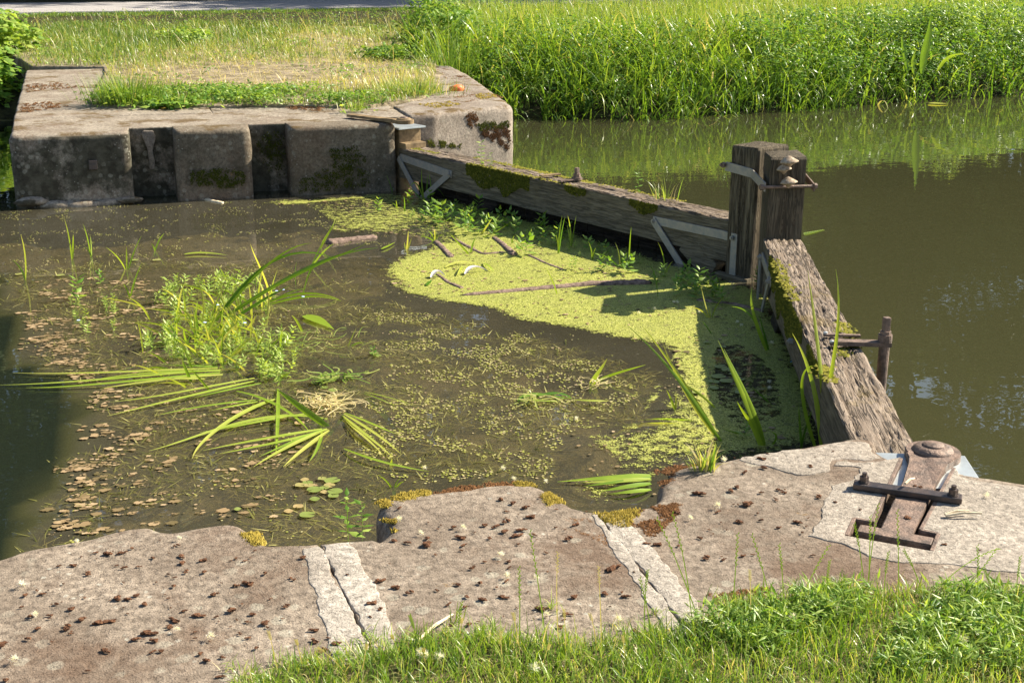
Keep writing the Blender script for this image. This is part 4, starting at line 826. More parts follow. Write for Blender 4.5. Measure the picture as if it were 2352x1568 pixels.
rye = [((1255, 1480), (1218, 1222), (1240, 1360)), ((1192, 1500), (1192, 1305), (1196, 1400)), ((1610, 1440), (1510, 1192), (1560, 1290)), ((1590, 1430), (1545, 1180), (1578, 1290)), ((1680, 1420), (1694, 1228), (1690, 1320)), ((1480, 1440), (1487, 1312), (1480, 1370)), ((1782, 1430), (1728, 1230), (1760, 1330)), ((1800, 1400), (1790, 1252), (1800, 1330)), ((1835, 1400), (1902, 1255), (1850, 1340)), ((1985, 1345), (1963, 1205), (1978, 1270)), ((1992, 1350), (2017, 1160), (2003, 1250)), ((1996, 1340), (1999, 1187), (1998, 1260)), ((2064, 1400), (2061, 1175), (2065, 1290)), ((2030, 1400), (2040, 1270), (2030, 1330)), ((2120, 1370), (2077, 1265), (2105, 1310)), ((2130, 1380), (2290, 1260), (2200, 1290)), ((2190, 1400), (2288, 1262), (2230, 1340)), ((2240, 1410), (2245, 1255), (2250, 1330)), ((2290, 1400), (2262, 1310), (2280, 1350)), ((2330, 1400), (2343, 1280), (2335, 1340)), ((1900, 1420), (1905, 1290), (1895, 1350)), ((1045, 1510), (1060, 1385), (1050, 1450)), ((960, 1500), (942, 1415), (955, 1450)), ((1095, 1540), (1110, 1440), (1100, 1490)), ((1500, 1480), (1470, 1330), (1490, 1400))]
for k, (a, b, c) in enumerate(rye): stalk(a, b, c, 'rye', 'thin green seed stalk rising from the near turf in front of the coping', 'green seed stalks in the near turf')
dry = [((640, 1545), (617, 1450), (630, 1500)), ((695, 1535), (680, 1470), (690, 1500)), ((800, 1555), (730, 1487), (770, 1510)), ((1285, 1500), (1281, 1270), (1275, 1380)), ((1382, 1495), (1375, 1302), (1380, 1400)), ((1195, 1510), (1178, 1408), (1190, 1450)), ((1370, 1500), (1355, 1410), (1370, 1450)), ((1300, 1510), (1295, 1400), (1300, 1450)), ((920, 1500), (900, 1460), (910, 1480)), ((1055, 1480), (1060, 1420), (1058, 1450)), ((1160, 1540), (1150, 1450), (1150, 1500)), ((1725, 1440), (1722, 1310), (1725, 1370)), ((980, 1540), (973, 1490), (975, 1510)), ((830, 1550), (842, 1480), (838, 1510)), ((1240, 1545), (1262, 1480), (1250, 1510)), ((1440, 1545), (1430, 1460), (1435, 1500))]
for k, (a, b, c) in enumerate(dry): stalk(a, b, c, 'dry', 'straw coloured seed stalk rising from the near turf in front of the coping', 'straw coloured stalks in the near turf')

# ---------------------------------------------------------------- duckweed and floating scum
mat_px = [(560, 468), (660, 459), (760, 455), (860, 448), (925, 444), (1000, 452), (1100, 478), (1300, 530), (1560, 610), (1690, 655), (1760, 668), (1800, 760), (1850, 880), (1900, 1015), (1700, 1045), (1620, 1060), (1500, 1165), (1330, 1175), (1250, 1115), (1290, 1095), (1335, 1085), (1380, 1060), (1330, 1035), (1285, 1015), (1300, 988), (1400, 985), (1450, 990), (1500, 960), (1470, 935), (1480, 905), (1520, 880), (1575, 872), (1550, 850), (1540, 838), (1552, 815), (1530, 797), (1490, 786), (1430, 778), (1370, 765), (1300, 750), (1235, 743), (1175, 731), (1115, 711), (1060, 701), (1000, 691), (950, 682), (915, 665), (896, 650), (888, 628), (898, 605), (930, 590), (1000, 568), (980, 550), (900, 545), (830, 535), (760, 530), (735, 505), (700, 482), (640, 470)]
MATP = polyU(mat_px, 0)
xs = np.arange(-1.2, 4.3, .03); ys = np.arange(-.2, 8.6, .03); X, Y = np.meshgrid(xs, ys); Pn = np.stack([X.ravel(), Y.ravel()], 1)
jit = np.array([(N(a*3, b*3, 1)*.05+N(a*11, b*11, 2)*.03, N(a*3, b*3, 5)*.05+N(a*11, b*11, 6)*.03) for a, b in Pn])
ins = inpoly(Pn+jit, MATP); Gi = ins.reshape(X.shape)
# softness towards the rim and thin zones
soft = np.zeros(X.shape)
for dx in range(-4, 5):
    for dy in range(-4, 5): soft += np.roll(np.roll(Gi, dx, 1), dy, 0)
soft /= 81
thinpx = [(1250, 1180), (1300, 985), (1460, 985), (1540, 870), (1600, 900), (1660, 1030), (1500, 1180)]
thin = inpoly(Pn, polyU(thinpx, 0)).reshape(X.shape); thin2 = inpoly(Pn, polyU([(1640, 800), (1700, 790), (1780, 850), (1800, 950), (1700, 1000), (1640, 900)], 0)).reshape(X.shape)
frontz = inpoly(Pn, polyU([(560, 480), (1000, 440), (1060, 560), (900, 560), (700, 500)], 0)).reshape(X.shape)
dens = .12+1.0*soft; dens[thin] -= .38; dens[thin2] -= .44; dens[frontz] -= .40; dens -= .10+.22*np.array([N(p[0]*1.3, p[1]*1.3, 8) for p in Pn]).reshape(X.shape)
w = len(xs); keep = (soft[:-1, :-1] > .1).ravel(); i = (np.arange(len(ys)-1)[:, None]*w+np.arange(w-1)[None]).ravel()[keep]
F = np.stack([i, i+1, i+w+1, i+w], 1); used = np.unique(F); rm = np.zeros(len(Pn), int); rm[used] = np.arange(len(used))
V = np.c_[Pn[used], np.full(len(used), .004)]; V[:, 2] += np.array([.0015*N(a*20, b*20) for a, b in Pn[used]])
stuff('duckweed', (V, rm[F], dens.ravel()[used]), M['duck'])
# loose fronds: little discs on the open water
cham = polyU([(-100, 520), (0, 487), (300, 470), (620, 462), (900, 545), (880, 640), (1000, 690), (1300, 760), (1540, 800), (1500, 900), (1300, 1000), (1260, 1120), (1200, 1100), (860, 1150), (850, 1240), (600, 1245), (540, 1200), (0, 1280), (-100, 1300)], 0)
def discs(P, r, z=.003, tint=None, nv=6):
    n = len(P); a = np.linspace(0, 2*math.pi, nv, endpoint=False)[None]+rng.uniform(0, 6.28, n)[:, None]; rr = r[:, None]*rng.uniform(.75, 1.15, (n, nv))
    V = np.stack([P[:, 0, None]+rr*np.cos(a), P[:, 1, None]+rr*np.sin(a), np.full((n, nv), z)+rng.uniform(0, .0015, n)[:, None]], 2).reshape(-1, 3)
    return V, np.arange(n*nv).reshape(n, nv), np.repeat(tint if tint is not None else rng.random(n), nv)
P = sample(cham, 120000); c1 = np.array([.5+.5*N(p[0]*1.1, p[1]*1.1, 2) for p in P]); c2 = np.array([.5+.5*N(p[0]*5, p[1]*5, 4)+.25*N(p[0]*17, p[1]*17, 1) for p in P])
u = polyU([(860, 720), (1000, 720), (1300, 800), (1480, 900), (1320, 1000), (1240, 1110), (1180, 1090), (900, 1120), (800, 1000), (900, 850)], 0)
mid_ = inpoly(P, u); deep = np.array([deepness(*p) for p in P])
pr = (.05+.50*mid_+.14*(P[:, 1] > 6.2))*(c2 > .50+.10*(1-mid_))*(.3+1.4*c1)*(deep > .5)
P = P[rng.random(len(P)) < pr]; n = len(P)
stuff('scattered_duckweed', discs(P, rng.uniform(.003, .0072, n), .003, clip(rng.beta(2, 1.2, n))), M['frond'])
wz = polyU([(-60, 640), (250, 600), (600, 600), (800, 650), (960, 715), (1300, 790), (1500, 850), (1480, 960), (1300, 1000), (1260, 1110), (1180, 1100), (860, 1150), (850, 1250), (600, 1250), (540, 1200), (0, 1290), (-60, 1300)], 0)
P = sample(wz, 80000); q1 = clump(P, 2.4, 3); q2 = clump(P, 7, 9); P = P[(q1*.6+q2*.5 > .52) & (np.array([deepness(*p) for p in P]) > .3)]; n = len(P); h_ = clump(P, 2.4, 3)
B = np.c_[P, -.075+.074*rng.random(n)**.5]
stuff('drowned_weed', blades(B, rng.uniform(.03, .10, n), rng.uniform(.004, .010, n), rng.uniform(0, 6.28, n), rng.uniform(1.25, 1.6, n), rng.uniform(-.1, .15, n), 3, clip(rng.normal(.45, .25, n)+.4*(h_-.5))), M['weed_under'])
P = sample(MATP, 1500); P = P[clump(P, 2.2, 12) > .45]; n = len(P)
stuff('mat_debris', discs(P, rng.uniform(.003, .012, n)*np.where(rng.random(n) < .12, 1.8, 1), .0075, clip(rng.normal(.35, .3, n)), 7), M['scum'])
# tan scum pads on the left
def blob(c, r, sd, n=22, z=.005):
    a = np.linspace(0, 2*math.pi, n, endpoint=False); q = np.array([1+.55*noise.noise(Vector((math.cos(t)*1.3+sd, math.sin(t)*1.3, sd)))+.55*noise.noise(Vector((math.cos(t)*4+sd, math.sin(t)*4, 2))) for t in a])
    return np.stack([c[0]+r*1.25*q*np.cos(a+sd), c[1]+r*.95*q*np.sin(a+sd), np.full(n, z)], 1)
scz = polyU([(90, 640), (330, 640), (420, 720), (380, 850), (520, 900), (640, 1000), (720, 1080), (700, 1150), (560, 1195), (110, 1245), (110, 1180), (200, 1080), (225, 960), (190, 880), (60, 830), (60, 740)], 0)
rim = polyU([(40, 720), (120, 840), (215, 930), (190, 1020), (125, 1080), (110, 1230), (200, 1225), (300, 1000), (240, 860), (120, 720)], 0)
V, Fc, T = [], [], []; o = 0
cs = np.concatenate([sample(scz, 420), sample(rim, 150)]); cs = cs[clump(cs, 3.2, 6) > .43]
for k, c in enumerate(cs):
    if deepness(*c) < .35: continue
    r = .006+.017*rng.random()**2.2
    for j in range(rng.integers(2, 8)):
        q = blob(c+rng.normal(0, r*1.3, 2)*[1.7, .8], r*rng.uniform(.25, 1), k*1.37+j, z=.0045+.0004*((k*5+j) % 9)); V.append(q); Fc.append(np.arange(22)+o); T.append(np.full(22, clip(rng.normal(.5, .27)))); o += 22
stuff('floating_scum', (np.concatenate(V), np.array(Fc), np.concatenate(T)), M['scum'])
# round lily pads
def pad(c, r, tint, label, group):
    a = np.linspace(.22, 2*math.pi-.12, 20); V = np.concatenate([[[0, 0, .0]], np.stack([r*np.cos(a), r*np.sin(a)*.96, .0015+.0012*np.sin(3*a)], 1)]); F = np.array([(0, i, i+1) for i in range(1, 20)])
    o = link('lily_pad', mesh_np('lily_pad', V, F, np.full(21, tint)), M['pad'], None, (c[0], c[1], .008+rng.uniform(0, .003))); o.rotation_euler = (0, 0, rng.uniform(0, 6.28)); tag(o, label, 'lily pad', group)
for x, y, r, t in ((763, 1107, .035, .35), (722, 1128, .033, .3), (745, 1124, .022, .35), (757, 1118, .026, .75), (770, 1133, .033, .3), (766, 1142, .024, .35), (723, 1150, .022, .3), (707, 1113, .024, .3), (706, 1186, .032, .35), (740, 1103, .02, .6), (690, 1118, .024, .7), (710, 1119, .022, .75), (685, 1167, .022, .85), (663, 1178, .02, .85), (745, 1134, .018, .8), (546, 1173, .016, .45), (700, 1105, .02, .8)):
    pad(U(x, y, 0), r, t, 'round lily pad floating in the loose cluster above the near slot', 'lily pads above the near slot')
for x, y, r, t in ((1655, 845, .035, .42), (1672, 852, .038, .45), (1690, 862, .034, .4), (1650, 868, .04, .45), (1668, 878, .036, .5), (1640, 880, .03, .4), (1700, 875, .028, .42), (1625, 790, .02, .4), (1660, 800, .02, .45), (1600, 905, .024, .45), (1640, 895, .026, .42), (1700, 905, .03, .4)):
    pad(U(x, y, 0), r, t, 'yellow-green round pad lying at the duckweed rim beside the gate shadow', 'round pads beside the gate shadow')
for x, y, r, t in ((765, 900, .026, .35), (745, 893, .022, .3), (690, 903, .02, .8), (688, 975, .025, .9), (650, 965, .022, .9), (735, 940, .02, .3), (860, 815, .025, .3), (868, 820, .022, .32), (360, 600, .03, .6), (140, 635, .03, .55), (45, 632, .03, .6), (310, 600, .028, .5)):
    pad(U(x, y, 0), r, t, 'small single pad floating around the uprooted iris and the left open water', 'scattered single pads')

# ---------------------------------------------------------------- irises, reeds and shoots
def plant(name, label, cat_, base, bl, mat='iris', group=None, parts=None):
    b0 = U(*base, 0.); V = []
    for mode, w, tint, pts in bl:
        if mode == 'f':
            q = [U(x, y, .010+(.03 if 0 < i < len(pts)-1 else 0)*(i % 2)) for i, (x, y) in enumerate(pts)]; side = np.array([0, 0, 1.])
            side = np.array([0.1, -.25, 1.])
        else:
            b = U(*pts[0], -.02) if mode == 'v' else b0; q = [UV(x, y, b) for x, y in pts]; n_ = rng.normal(0, .35); side = np.array([math.sin(n_)+.2, math.cos(n_), .15])
            q = [p+(p[2])*np.array([rng.normal(0, .06), rng.normal(0, .10), 0]) if i else p for i, p in enumerate(q)]
        V.append(curve_blade([p-b0 for p in q], w, clip(tint+rng.normal(0, .06)), side, 14))
    for mode, w, tint, pts in bl:               # the rhizome that joins the shoots under water
        q = U(*pts[0], -.03)-b0; L_ = np.linalg.norm(q)
        if L_ > .05 and not (mode == 'v' and UV(*pts[0], b0)[2] > .06): V.append(curve_blade([np.array([0, 0, -.035]), q*.5+[0, 0, -.012], q], .012, .3, np.array([0, .1, 1.]), 8, tipw=.8))
    o = link(name, mesh_np(name, *cat(V)), M[mat], None, b0); return tag(o, label, cat_, group)
v, f = 'v', 'f'
plant('iris_plant', 'iris with long arching dark leaves rising from the floating mat', 'iris', (489, 746), [
 (v, .021, .35, [(489, 746), (560, 640), (650, 545), (774, 596)]), (v, .017, .45, [(492, 744), (570, 630), (640, 560), (715, 556)]), (v, .025, .38, [(500, 738), (620, 660), (740, 580), (874, 568)]), (v, .018, .42, [(505, 738), (640, 640), (760, 585), (850, 560)]),
 (v, .015, .5, [(560, 735), (556, 700), (548, 670)]), (v, .02, .4, [(530, 738), (600, 690), (660, 655)])])
plant('iris_plant', 'drooping iris leaves bending to the water right of the floating mat', 'iris', (600, 702), [
 (v, .016, .5, [(598, 702), (680, 662), (740, 668), (794, 695)]), (v, .014, .55, [(600, 706), (690, 672), (735, 676), (786, 692)]), (v, .012, .45, [(605, 704), (680, 680), (730, 682)]), (v, .010, .6, [(610, 700), (660, 668), (706, 662)])])
plant('reed_shoot', 'pale twisted reed leaf standing behind the arching iris', 'reed', (622, 695), [(v, .018, .95, [(622, 695), (612, 640), (585, 590), (566, 560)]), (v, .012, .9, [(622, 692), (618, 660), (636, 620)])])
plant('reed_shoot', 'slender reed stem with a folded leaf at the water right of the arching iris', 'reed', (693, 690), [(v, .009, .5, [(693, 690), (700, 620), (740, 570), (776, 508)]), (v, .020, .75, [(735, 575), (745, 545), (765, 525), (778, 505)]), (v, .014, .7, [(712, 620), (735, 580), (758, 556)]), (v, .010, .6, [(701, 650), (718, 612), (728, 608)])])
plant('reed_shoot', 'small thin shoots behind the floating mat, leaning left', 'reed', (523, 652), [(v, .007, .6, [(523, 652), (515, 630), (500, 610)]), (v, .006, .7, [(530, 655), (510, 648), (488, 648)]), (v, .006, .5, [(680, 660), (676, 620), (679, 600)])])
plant('iris_plant', 'flattened iris leaves trailing far left across the dark water', 'iris', (507, 850), [(f, .022, .78, [(507, 850), (350, 858), (200, 880), (0, 884)]), (f, .02, .7, [(505, 856), (330, 872), (160, 892), (60, 890)]), (f, .02, .85, [(500, 846), (340, 850), (180, 862), (30, 856)]), (f, .022, .8, [(512, 860), (420, 866), (300, 880), (230, 893)]), (f, .02, .6, [(500, 843), (440, 840), (380, 838)]), (f, .018, .9, [(470, 870), (400, 868), (330, 874)]), (f, .016, .72, [(505, 852), (430, 852), (300, 852), (180, 880)])])
plant('iris_plant', 'flat sheaf of narrow iris leaves fanning left under the floating mat', 'iris', (590, 870), [(f, .016, .85, [(585, 868), (450, 893), (350, 915), (252, 923)]), (f, .019, .8, [(590, 874), (470, 900), (350, 930), (246, 955)]), (f, .014, .75, [(600, 880), (500, 900), (441, 914)]), (f, .014, .7, [(600, 918), (500, 925), (420, 940), (358, 954)]), (f, .013, .8, [(595, 922), (520, 935), (480, 943)])])
plant('iris_plant', 'uprooted iris lying on the water with leaves spread towards the near wall', 'iris', (758, 985), [
 (f, .022, .8, [(752, 962), (600, 930), (450, 1010), (342, 1035)]), (f, .026, .88, [(640, 915), (560, 935), (450, 1010), (442, 1052)]), (f, .02, .82, [(740, 985), (650, 1000), (560, 1015), (466, 1034)]), (f, .018, .75, [(745, 988), (660, 1015), (560, 1030), (505, 1042)]), (f, .018, .8, [(700, 950), (600, 965), (520, 985), (458, 993)]),
 (f, .022, .9, [(752, 985), (690, 1010), (630, 1040), (582, 1072)]), (f, .022, .85, [(756, 988), (710, 1020), (680, 1045), (650, 1072)]), (f, .018, .7, [(750, 985), (700, 1000), (640, 1030), (595, 1048)]), (v, .034, .5, [(762, 987), (710, 950), (670, 915), (640, 893)]), (f, .022, .66, [(543, 898), (630, 915), (690, 960), (711, 992)]), (f, .02, .7, [(639, 893), (640, 950), (636, 1000), (634, 1046)]),
 (f, .02, .85, [(790, 950), (840, 980), (880, 1005), (921, 1042)]), (f, .018, .8, [(788, 955), (830, 990), (870, 1020), (905, 1052)]), (f, .016, .75, [(792, 948), (850, 970), (880, 985), (915, 998)]), (f, .016, .9, [(790, 960), (830, 1000), (850, 1010), (880, 1045)]), (f, .016, .7, [(740, 990), (735, 1030), (710, 1060)])])
plant('iris_plant', 'dark green iris leaves bent over to the right of the pale root tangle', 'iris', (794, 886), [(v, .034, .35, [(794, 886), (850, 900), (895, 950), (902, 1008)]), (v, .03, .45, [(800, 884), (850, 910), (890, 965), (924, 1002)]), (v, .018, .4, [(815, 890), (835, 900), (840, 918)]), (f, .008, .85, [(838, 900), (900, 912), (962, 935)]), (f, .007, .8, [(836, 903), (880, 918), (908, 932)])])
plant('iris_plant', 'fallen long leaf pointing from the lily pads to the near wall', 'iris', (800, 1035), [(f, .018, .75, [(790, 1030), (860, 1060), (920, 1072), (985, 1082)]), (v, .014, .85, [(897, 1078), (898, 1065), (900, 1052)]), (v, .012, .9, [(897, 1076), (902, 1070), (910, 1066)])])
# pale root tangles
def tangle(c, rx, ry, n, label, tint, w=.004):
    b = U(*c, 0); V = []
    for k in range(n):
        p = np.array([rng.normal(0, rx), rng.normal(0, ry), rng.uniform(.0, .05)]); q = [p]
        for j in range(3): q.append(q[-1]+np.array([rng.normal(0, .05), rng.normal(0, .04), rng.normal(0, .02)])); q[-1][2] = clip(q[-1][2], .004, .07)
        V.append(curve_blade(q, w, clip(rng.normal(tint, .1)), np.array([.1, -.3, 1]), 9, tipw=.5))
    return tag(link('root_tangle', mesh_np('root_tangle', *cat(V)), M['dry'], None, b), label, 'roots')
tangle((748, 936), .055, .05, 90, 'pale yellow root tangle of the uprooted iris', .88, .006)
tangle((770, 877), .06, .02, 40, 'mossy greenish root stub floating above the pale root tangle', .3, .012)
tangle((1362, 893), .04, .02, 22, 'thin white roots under the short leaf stump in the middle', .95)
tangle((1228, 927), .05, .015, 24, 'mossy stub beside the curled leaves in the middle of the pond', .5, .009)
plant('iris_plant', 'short cut iris stump with one leaf stretched right over the open water', 'iris', (1356, 890), [(v, .024, .85, [(1353, 892), (1362, 868), (1380, 850), (1395, 826)]), (v, .02, .8, [(1358, 890), (1368, 872), (1376, 862)]), (v, .016, .75, [(1360, 882), (1390, 862), (1440, 852), (1480, 836)])])
plant('iris_plant', 'curled dark green leaves lying in the middle of the pond', 'iris', (1190, 918), [(f, .028, .5, [(1190, 920), (1215, 895), (1260, 910), (1312, 915)]), (f, .024, .35, [(1230, 912), (1280, 896), (1300, 905), (1316, 917)]), (f, .02, .8, [(1320, 918), (1360, 922), (1400, 920)]), (f, .018, .7, [(1195, 918), (1240, 920), (1280, 922)])])
plant('iris_plant', 'tall leaning iris clump at the edge of the gate shadow', 'iris', (1663, 1023), [(v, .020, .6, [(1665, 1024), (1600, 930), (1545, 850), (1473, 754)]), (v, .018, .82, [(1660, 1020), (1600, 920), (1550, 840), (1486, 748)]), (v, .018, .85, [(1650, 1010), (1590, 930), (1550, 870), (1513, 781)]), (v, .013, .9, [(1616, 948), (1585, 900), (1560, 880)]), (v, .015, .88, [(1600, 945), (1570, 880), (1550, 872)]), (v, .012, .75, [(1553, 950), (1545, 915), (1527, 893)]), (v, .012, .8, [(1550, 948), (1552, 930), (1550, 905)])])
plant('iris_plant', 'bent iris leaves arching left over the duckweed in front of the leaning clump', 'iris', (1628, 987), [(v, .020, .8, [(1625, 988), (1500, 962), (1420, 965), (1355, 1046)]), (v, .018, .7, [(1628, 984), (1520, 975), (1440, 966), (1372, 988)]), (v, .018, .6, [(1630, 978), (1560, 958), (1500, 962), (1455, 966)]), (v, .015, .9, [(1625, 990), (1560, 985), (1500, 984)]), (v, .013, .85, [(1652, 947), (1620, 910), (1590, 888), (1553, 873)]), (v, .010, .5, [(1540, 1012), (1570, 1030), (1600, 1033)])])
plant('iris_plant', 'upright bright iris clump in the gate shadow above the near coping', 'iris', (1756, 1031), [(v, .030, .72, [(1756, 1034), (1735, 960), (1690, 880), (1626, 772)]), (v, .026, .68, [(1760, 1034), (1740, 950), (1700, 880), (1672, 802)]), (v, .020, .66, [(1748, 1034), (1735, 980), (1710, 950), (1678, 912)]), (v, .014, .5, [(1766, 1030), (1800, 1000), (1770, 990)]), (v, .012, .45, [(1740, 1010), (1710, 1000), (1660, 985)]), (v, .011, .4, [(1774, 932), (1750, 910), (1724, 888)])])
plant('iris_plant', 'tall bright iris leaves standing against the near gate beam', 'iris', (1897, 1040), [(v, .026, .8, [(1899, 1060), (1890, 900), (1880, 740), (1843, 607)]), (v, .022, .75, [(1896, 1060), (1880, 900), (1890, 760), (1896, 615)]), (v, .024, .72, [(1890, 1060), (1885, 940), (1865, 850), (1841, 781)]), (v, .018, .6, [(1884, 1060), (1835, 930), (1815, 840), (1855, 837)]), (v, .013, .35, [(1842, 1035), (1838, 980), (1828, 930)]), (v, .014, .3, [(1838, 1040), (1850, 980), (1868, 936)])])
plant('reed_shoot', 'leaning reed shoot in the shade beside the near beam', 'reed', (1764, 813), [(v, .022, .7, [(1764, 814), (1740, 760), (1725, 700), (1706, 660)]), (v, .014, .5, [(1766, 812), (1745, 740), (1715, 705), (1686, 708)]), (v, .012, .35, [(1768, 812), (1755, 760), (1745, 720)])])
plant('reed_shoot', 'little pale tuft of curved shoots in the shade by the mitre', 'reed', (1632, 737), [(v, .011, .95, [(1632, 737), (1620, 700), (1612, 660)]), (v, .010, .7, [(1634, 737), (1645, 700), (1661, 682)]), (v, .011, .9, [(1632, 737), (1612, 706), (1588, 706)]), (v, .010, .8, [(1632, 737), (1632, 720), (1629, 705)]), (v, .008, .4, [(1640, 775), (1622, 740), (1612, 738)])])
plant('reed_shoot', 'thin dark shoot with a bent tip right of the floating log', 'reed', (1512, 690), [(v, .007, .4, [(1512, 690), (1516, 640), (1505, 612), (1486, 606)])])
plant('reed_shoot', 'single bright blade standing in front of the floating log', 'reed', (1280, 682), [(v, .009, .75, [(1281, 683), (1275, 650), (1258, 612)])])
plant('reed_shoot', 'tall green reed tuft in front of the far heel post', 'reed', (978, 456), [(v, .016, .5, [(978, 458), (985, 420), (983, 372)]), (v, .014, .7, [(974, 458), (970, 420), (970, 386)]), (v, .014, .4, [(982, 458), (992, 420), (998, 402)]), (v, .016, .6, [(972, 458), (960, 400), (942, 430)]), (v, .012, .35, [(970, 460), (950, 440), (931, 418)]), (v, .014, .35, [(984, 458), (1000, 410), (1022, 457)]), (v, .012, .45, [(976, 458), (955, 470), (950, 480)]), (v, .012, .55, [(984, 460), (994, 430), (990, 394)])])
plant('reed_shoot', 'single stalk with one broad bright leaf before the far wall', 'reed', (902, 444), [(v, .008, .4, [(902, 445), (898, 420), (891, 400)]), (v, .05, .8, [(892, 402), (886, 385), (874, 371)])])
plant('reed_shoot', 'yellow blade pair at the pond edge of the duckweed', 'reed', (935, 578), [(v, .014, .92, [(934, 578), (936, 555), (935, 530)]), (v, .013, .85, [(936, 578), (940, 560), (943, 545)]), (v, .008, .8, [(932, 576), (930, 565), (929, 556)])])
for lb, bs, tips in (
 ('pair of tall thin blades under the far beam, nearest the pond middle', (1283, 588), [(1289, 496), (1300, 497), (1278, 540)]), ('leafy blade clump right of the tall thin pair under the beam', (1312, 572), [(1310, 496), (1318, 496), (1302, 520)]), ('single blue-green blade before the middle of the far beam', (1253, 528), [(1254, 453), (1246, 500)]),
 ('short curved blade in the beam shadow, left of a thin pair', (1361, 603), [(1356, 556), (1368, 570)]), ('thin blade pair with one drooping leaf in the beam shadow', (1425, 620), [(1416, 558), (1374, 583), (1430, 590)]), ('lone upright thread of grass near the strap foot', (1446, 620), [(1447, 520)]), ('broad bright leaf on a stalk beside the diagonal strap', (1529, 632), [(1518, 556), (1545, 600)]),
 ('small yellow blades at the beam shadow edge', (1177, 566), [(1181, 541), (1172, 548)]), ('short thin blades before the far wall corner', (914, 486), [(910, 460), (901, 466)]), ('upright short blade left of the dock seedlings', (931, 492), [(930, 450), (924, 476), (948, 488)]), ('yellow bent blades above the sticks in the duckweed', (1000, 560), [(998, 524), (985, 530), (965, 542), (1002, 535)]),
 ('long two-bladed shoot at the left edge of the silty water', (60, 651), [(41, 538), (29, 597)]), ('pair of bright upright blades left in the silty water', (167, 600), [(154, 500), (171, 536)]), ('three bright blades standing right of the left pair', (211, 595), [(192, 516), (206, 540), (195, 566)]), ('splayed blades with a withered tip in the silty water', (292, 624), [(242, 569), (281, 566), (326, 541)]), ('hair-thin looped blade behind the splayed blades', (357, 581), [(372, 536), (349, 560)]),
 ('slanting yellow leaf pair in the floating mat, left end', (412, 795), [(360, 740), (385, 735), (330, 790)]), ('tall pale blades in the middle of the floating mat', (455, 790), [(438, 712), (447, 705), (425, 735)]), ('short pointed blades behind the near middle coping', (905, 1128), [(869, 1092), (918, 1098), (930, 1105)]), ('small blade leaning over open water right of the mat', (800, 802), [(823, 752), (838, 786)]), ('stem pair crossing low left of the mat', (300, 690), [(318, 605), (280, 650)])):
    plant('reed_shoot', lb, 'reed', bs, [(v, .009+.004*rng.random(), .45+.4*rng.random(), [(bs[0]+k*2-2, bs[1]), ((bs[0]+tx)/2+(bs[0]-tx)*.15, (bs[1]+ty)/2-8), (tx, ty)]) for k, (tx, ty) in enumerate(tips)])
plant('iris_plant', 'broad green leaves floating in the right slot between the copings', 'iris', (1492, 1100), [(f, .034, .6, [(1495, 1092), (1420, 1096), (1280, 1106)]), (f, .03, .75, [(1495, 1100), (1420, 1106), (1330, 1108)]), (f, .03, .55, [(1495, 1110), (1440, 1118), (1380, 1128)]), (f, .026, .65, [(1495, 1124), (1450, 1130), (1400, 1134)]), (f, .02, .5, [(1495, 1096), (1400, 1110), (1340, 1116)])])
plant('iris_plant', 'curved fallen leaves lying on the sunlit duckweed', 'iris', (1023, 614), [(f, .026, .85, [(1023, 614), (1050, 596), (1080, 600), (1106, 611)]), (f, .022, .75, [(1110, 604), (1125, 610), (1134, 624)]), (f, .018, .8, [(1062, 612), (1055, 622), (1050, 634)]), (v, .016, .6, [(1082, 590), (1060, 560), (1030, 535)]), (v, .016, .55, [(1080, 588), (1085, 560), (1095, 545)]), (v, .010, .6, [(1092, 552), (1130, 540), (1166, 515)]), (v, .016, .92, [(1100, 545), (1115, 525), (1129, 499)]), (f, .012, .8, [(1030, 527), (1060, 515), (1093, 513)])])
for pts, lb in (([(990, 638), (1004, 628), (1022, 634)], 'grey glistening curl of leaf on the duckweed, left of two'), ([(1068, 630), (1085, 618), (1120, 622)], 'grey glistening curl of leaf on the duckweed, right of two')):
    b0 = U(*pts[0], 0); q = [U(*p, .012)-b0 for p in pts]; q[1][2] += .05; o = link('curled_leaf', mesh_np('curled_leaf', *curve_blade(q, .03, .3, np.array([.1, -.3, 1]), 12, .8)), M['strap'], None, b0); tag(o, lb, 'leaf')

# leafy sprigs
def sprig_mesh(h, lev, ln, wd, tint, seed, up=.35):
    g = np.random.default_rng(seed); c, d, L = [], [], []
    for k in range(lev):
        z = h*(.2+.8*k/(lev-1)); a0 = k*1.57+g.normal(0, .3)
        for s in (0, math.pi): a = a0+s; c.append((0, 0, z)); d.append((math.cos(a), math.sin(a), up+.5*k/lev+g.normal(0, .15))); L.append(ln*g.uniform(.7, 1.2)*(1-.35*k/lev))
    c, d, L = np.array(c), np.array(d), np.array(L); V = leaves(c, d, np.tile([0, 0, 1.], (len(c), 1))+g.normal(0, .2, (len(c), 3)), L, L*wd, clip(g.normal(tint, .15, len(c))))
    st = curve_blade([(0, 0, -.02), (g.normal(0, .01), g.normal(0, .01), h*.5), (0, 0, h)], .004, .4, np.array([.2, 1, 0]), 5, tipw=.5); st = (st[0], np.concatenate([st[1][:, [0, 1, 2]], st[1][:, [0, 2, 3]]]), st[2])
    me = mesh_np('sprig', *cat([V, st]), False); me.materials.append(M['leaf']); return me
SPR = [sprig_mesh(.07, 6, .042, .38, 1., k) for k in range(6)]
matpx = [(345, 690), (380, 665), (420, 650), (520, 640), (600, 640), (640, 690), (600, 740), (640, 765), (690, 800), (700, 850), (650, 885), (560, 860), (520, 850), (390, 850), (330, 800), (400, 740)]
P = sample(polyU(matpx, 0), 210); P = P[np.argsort([-N(p[0]*4, p[1]*4, 3) for p in P])][:150]
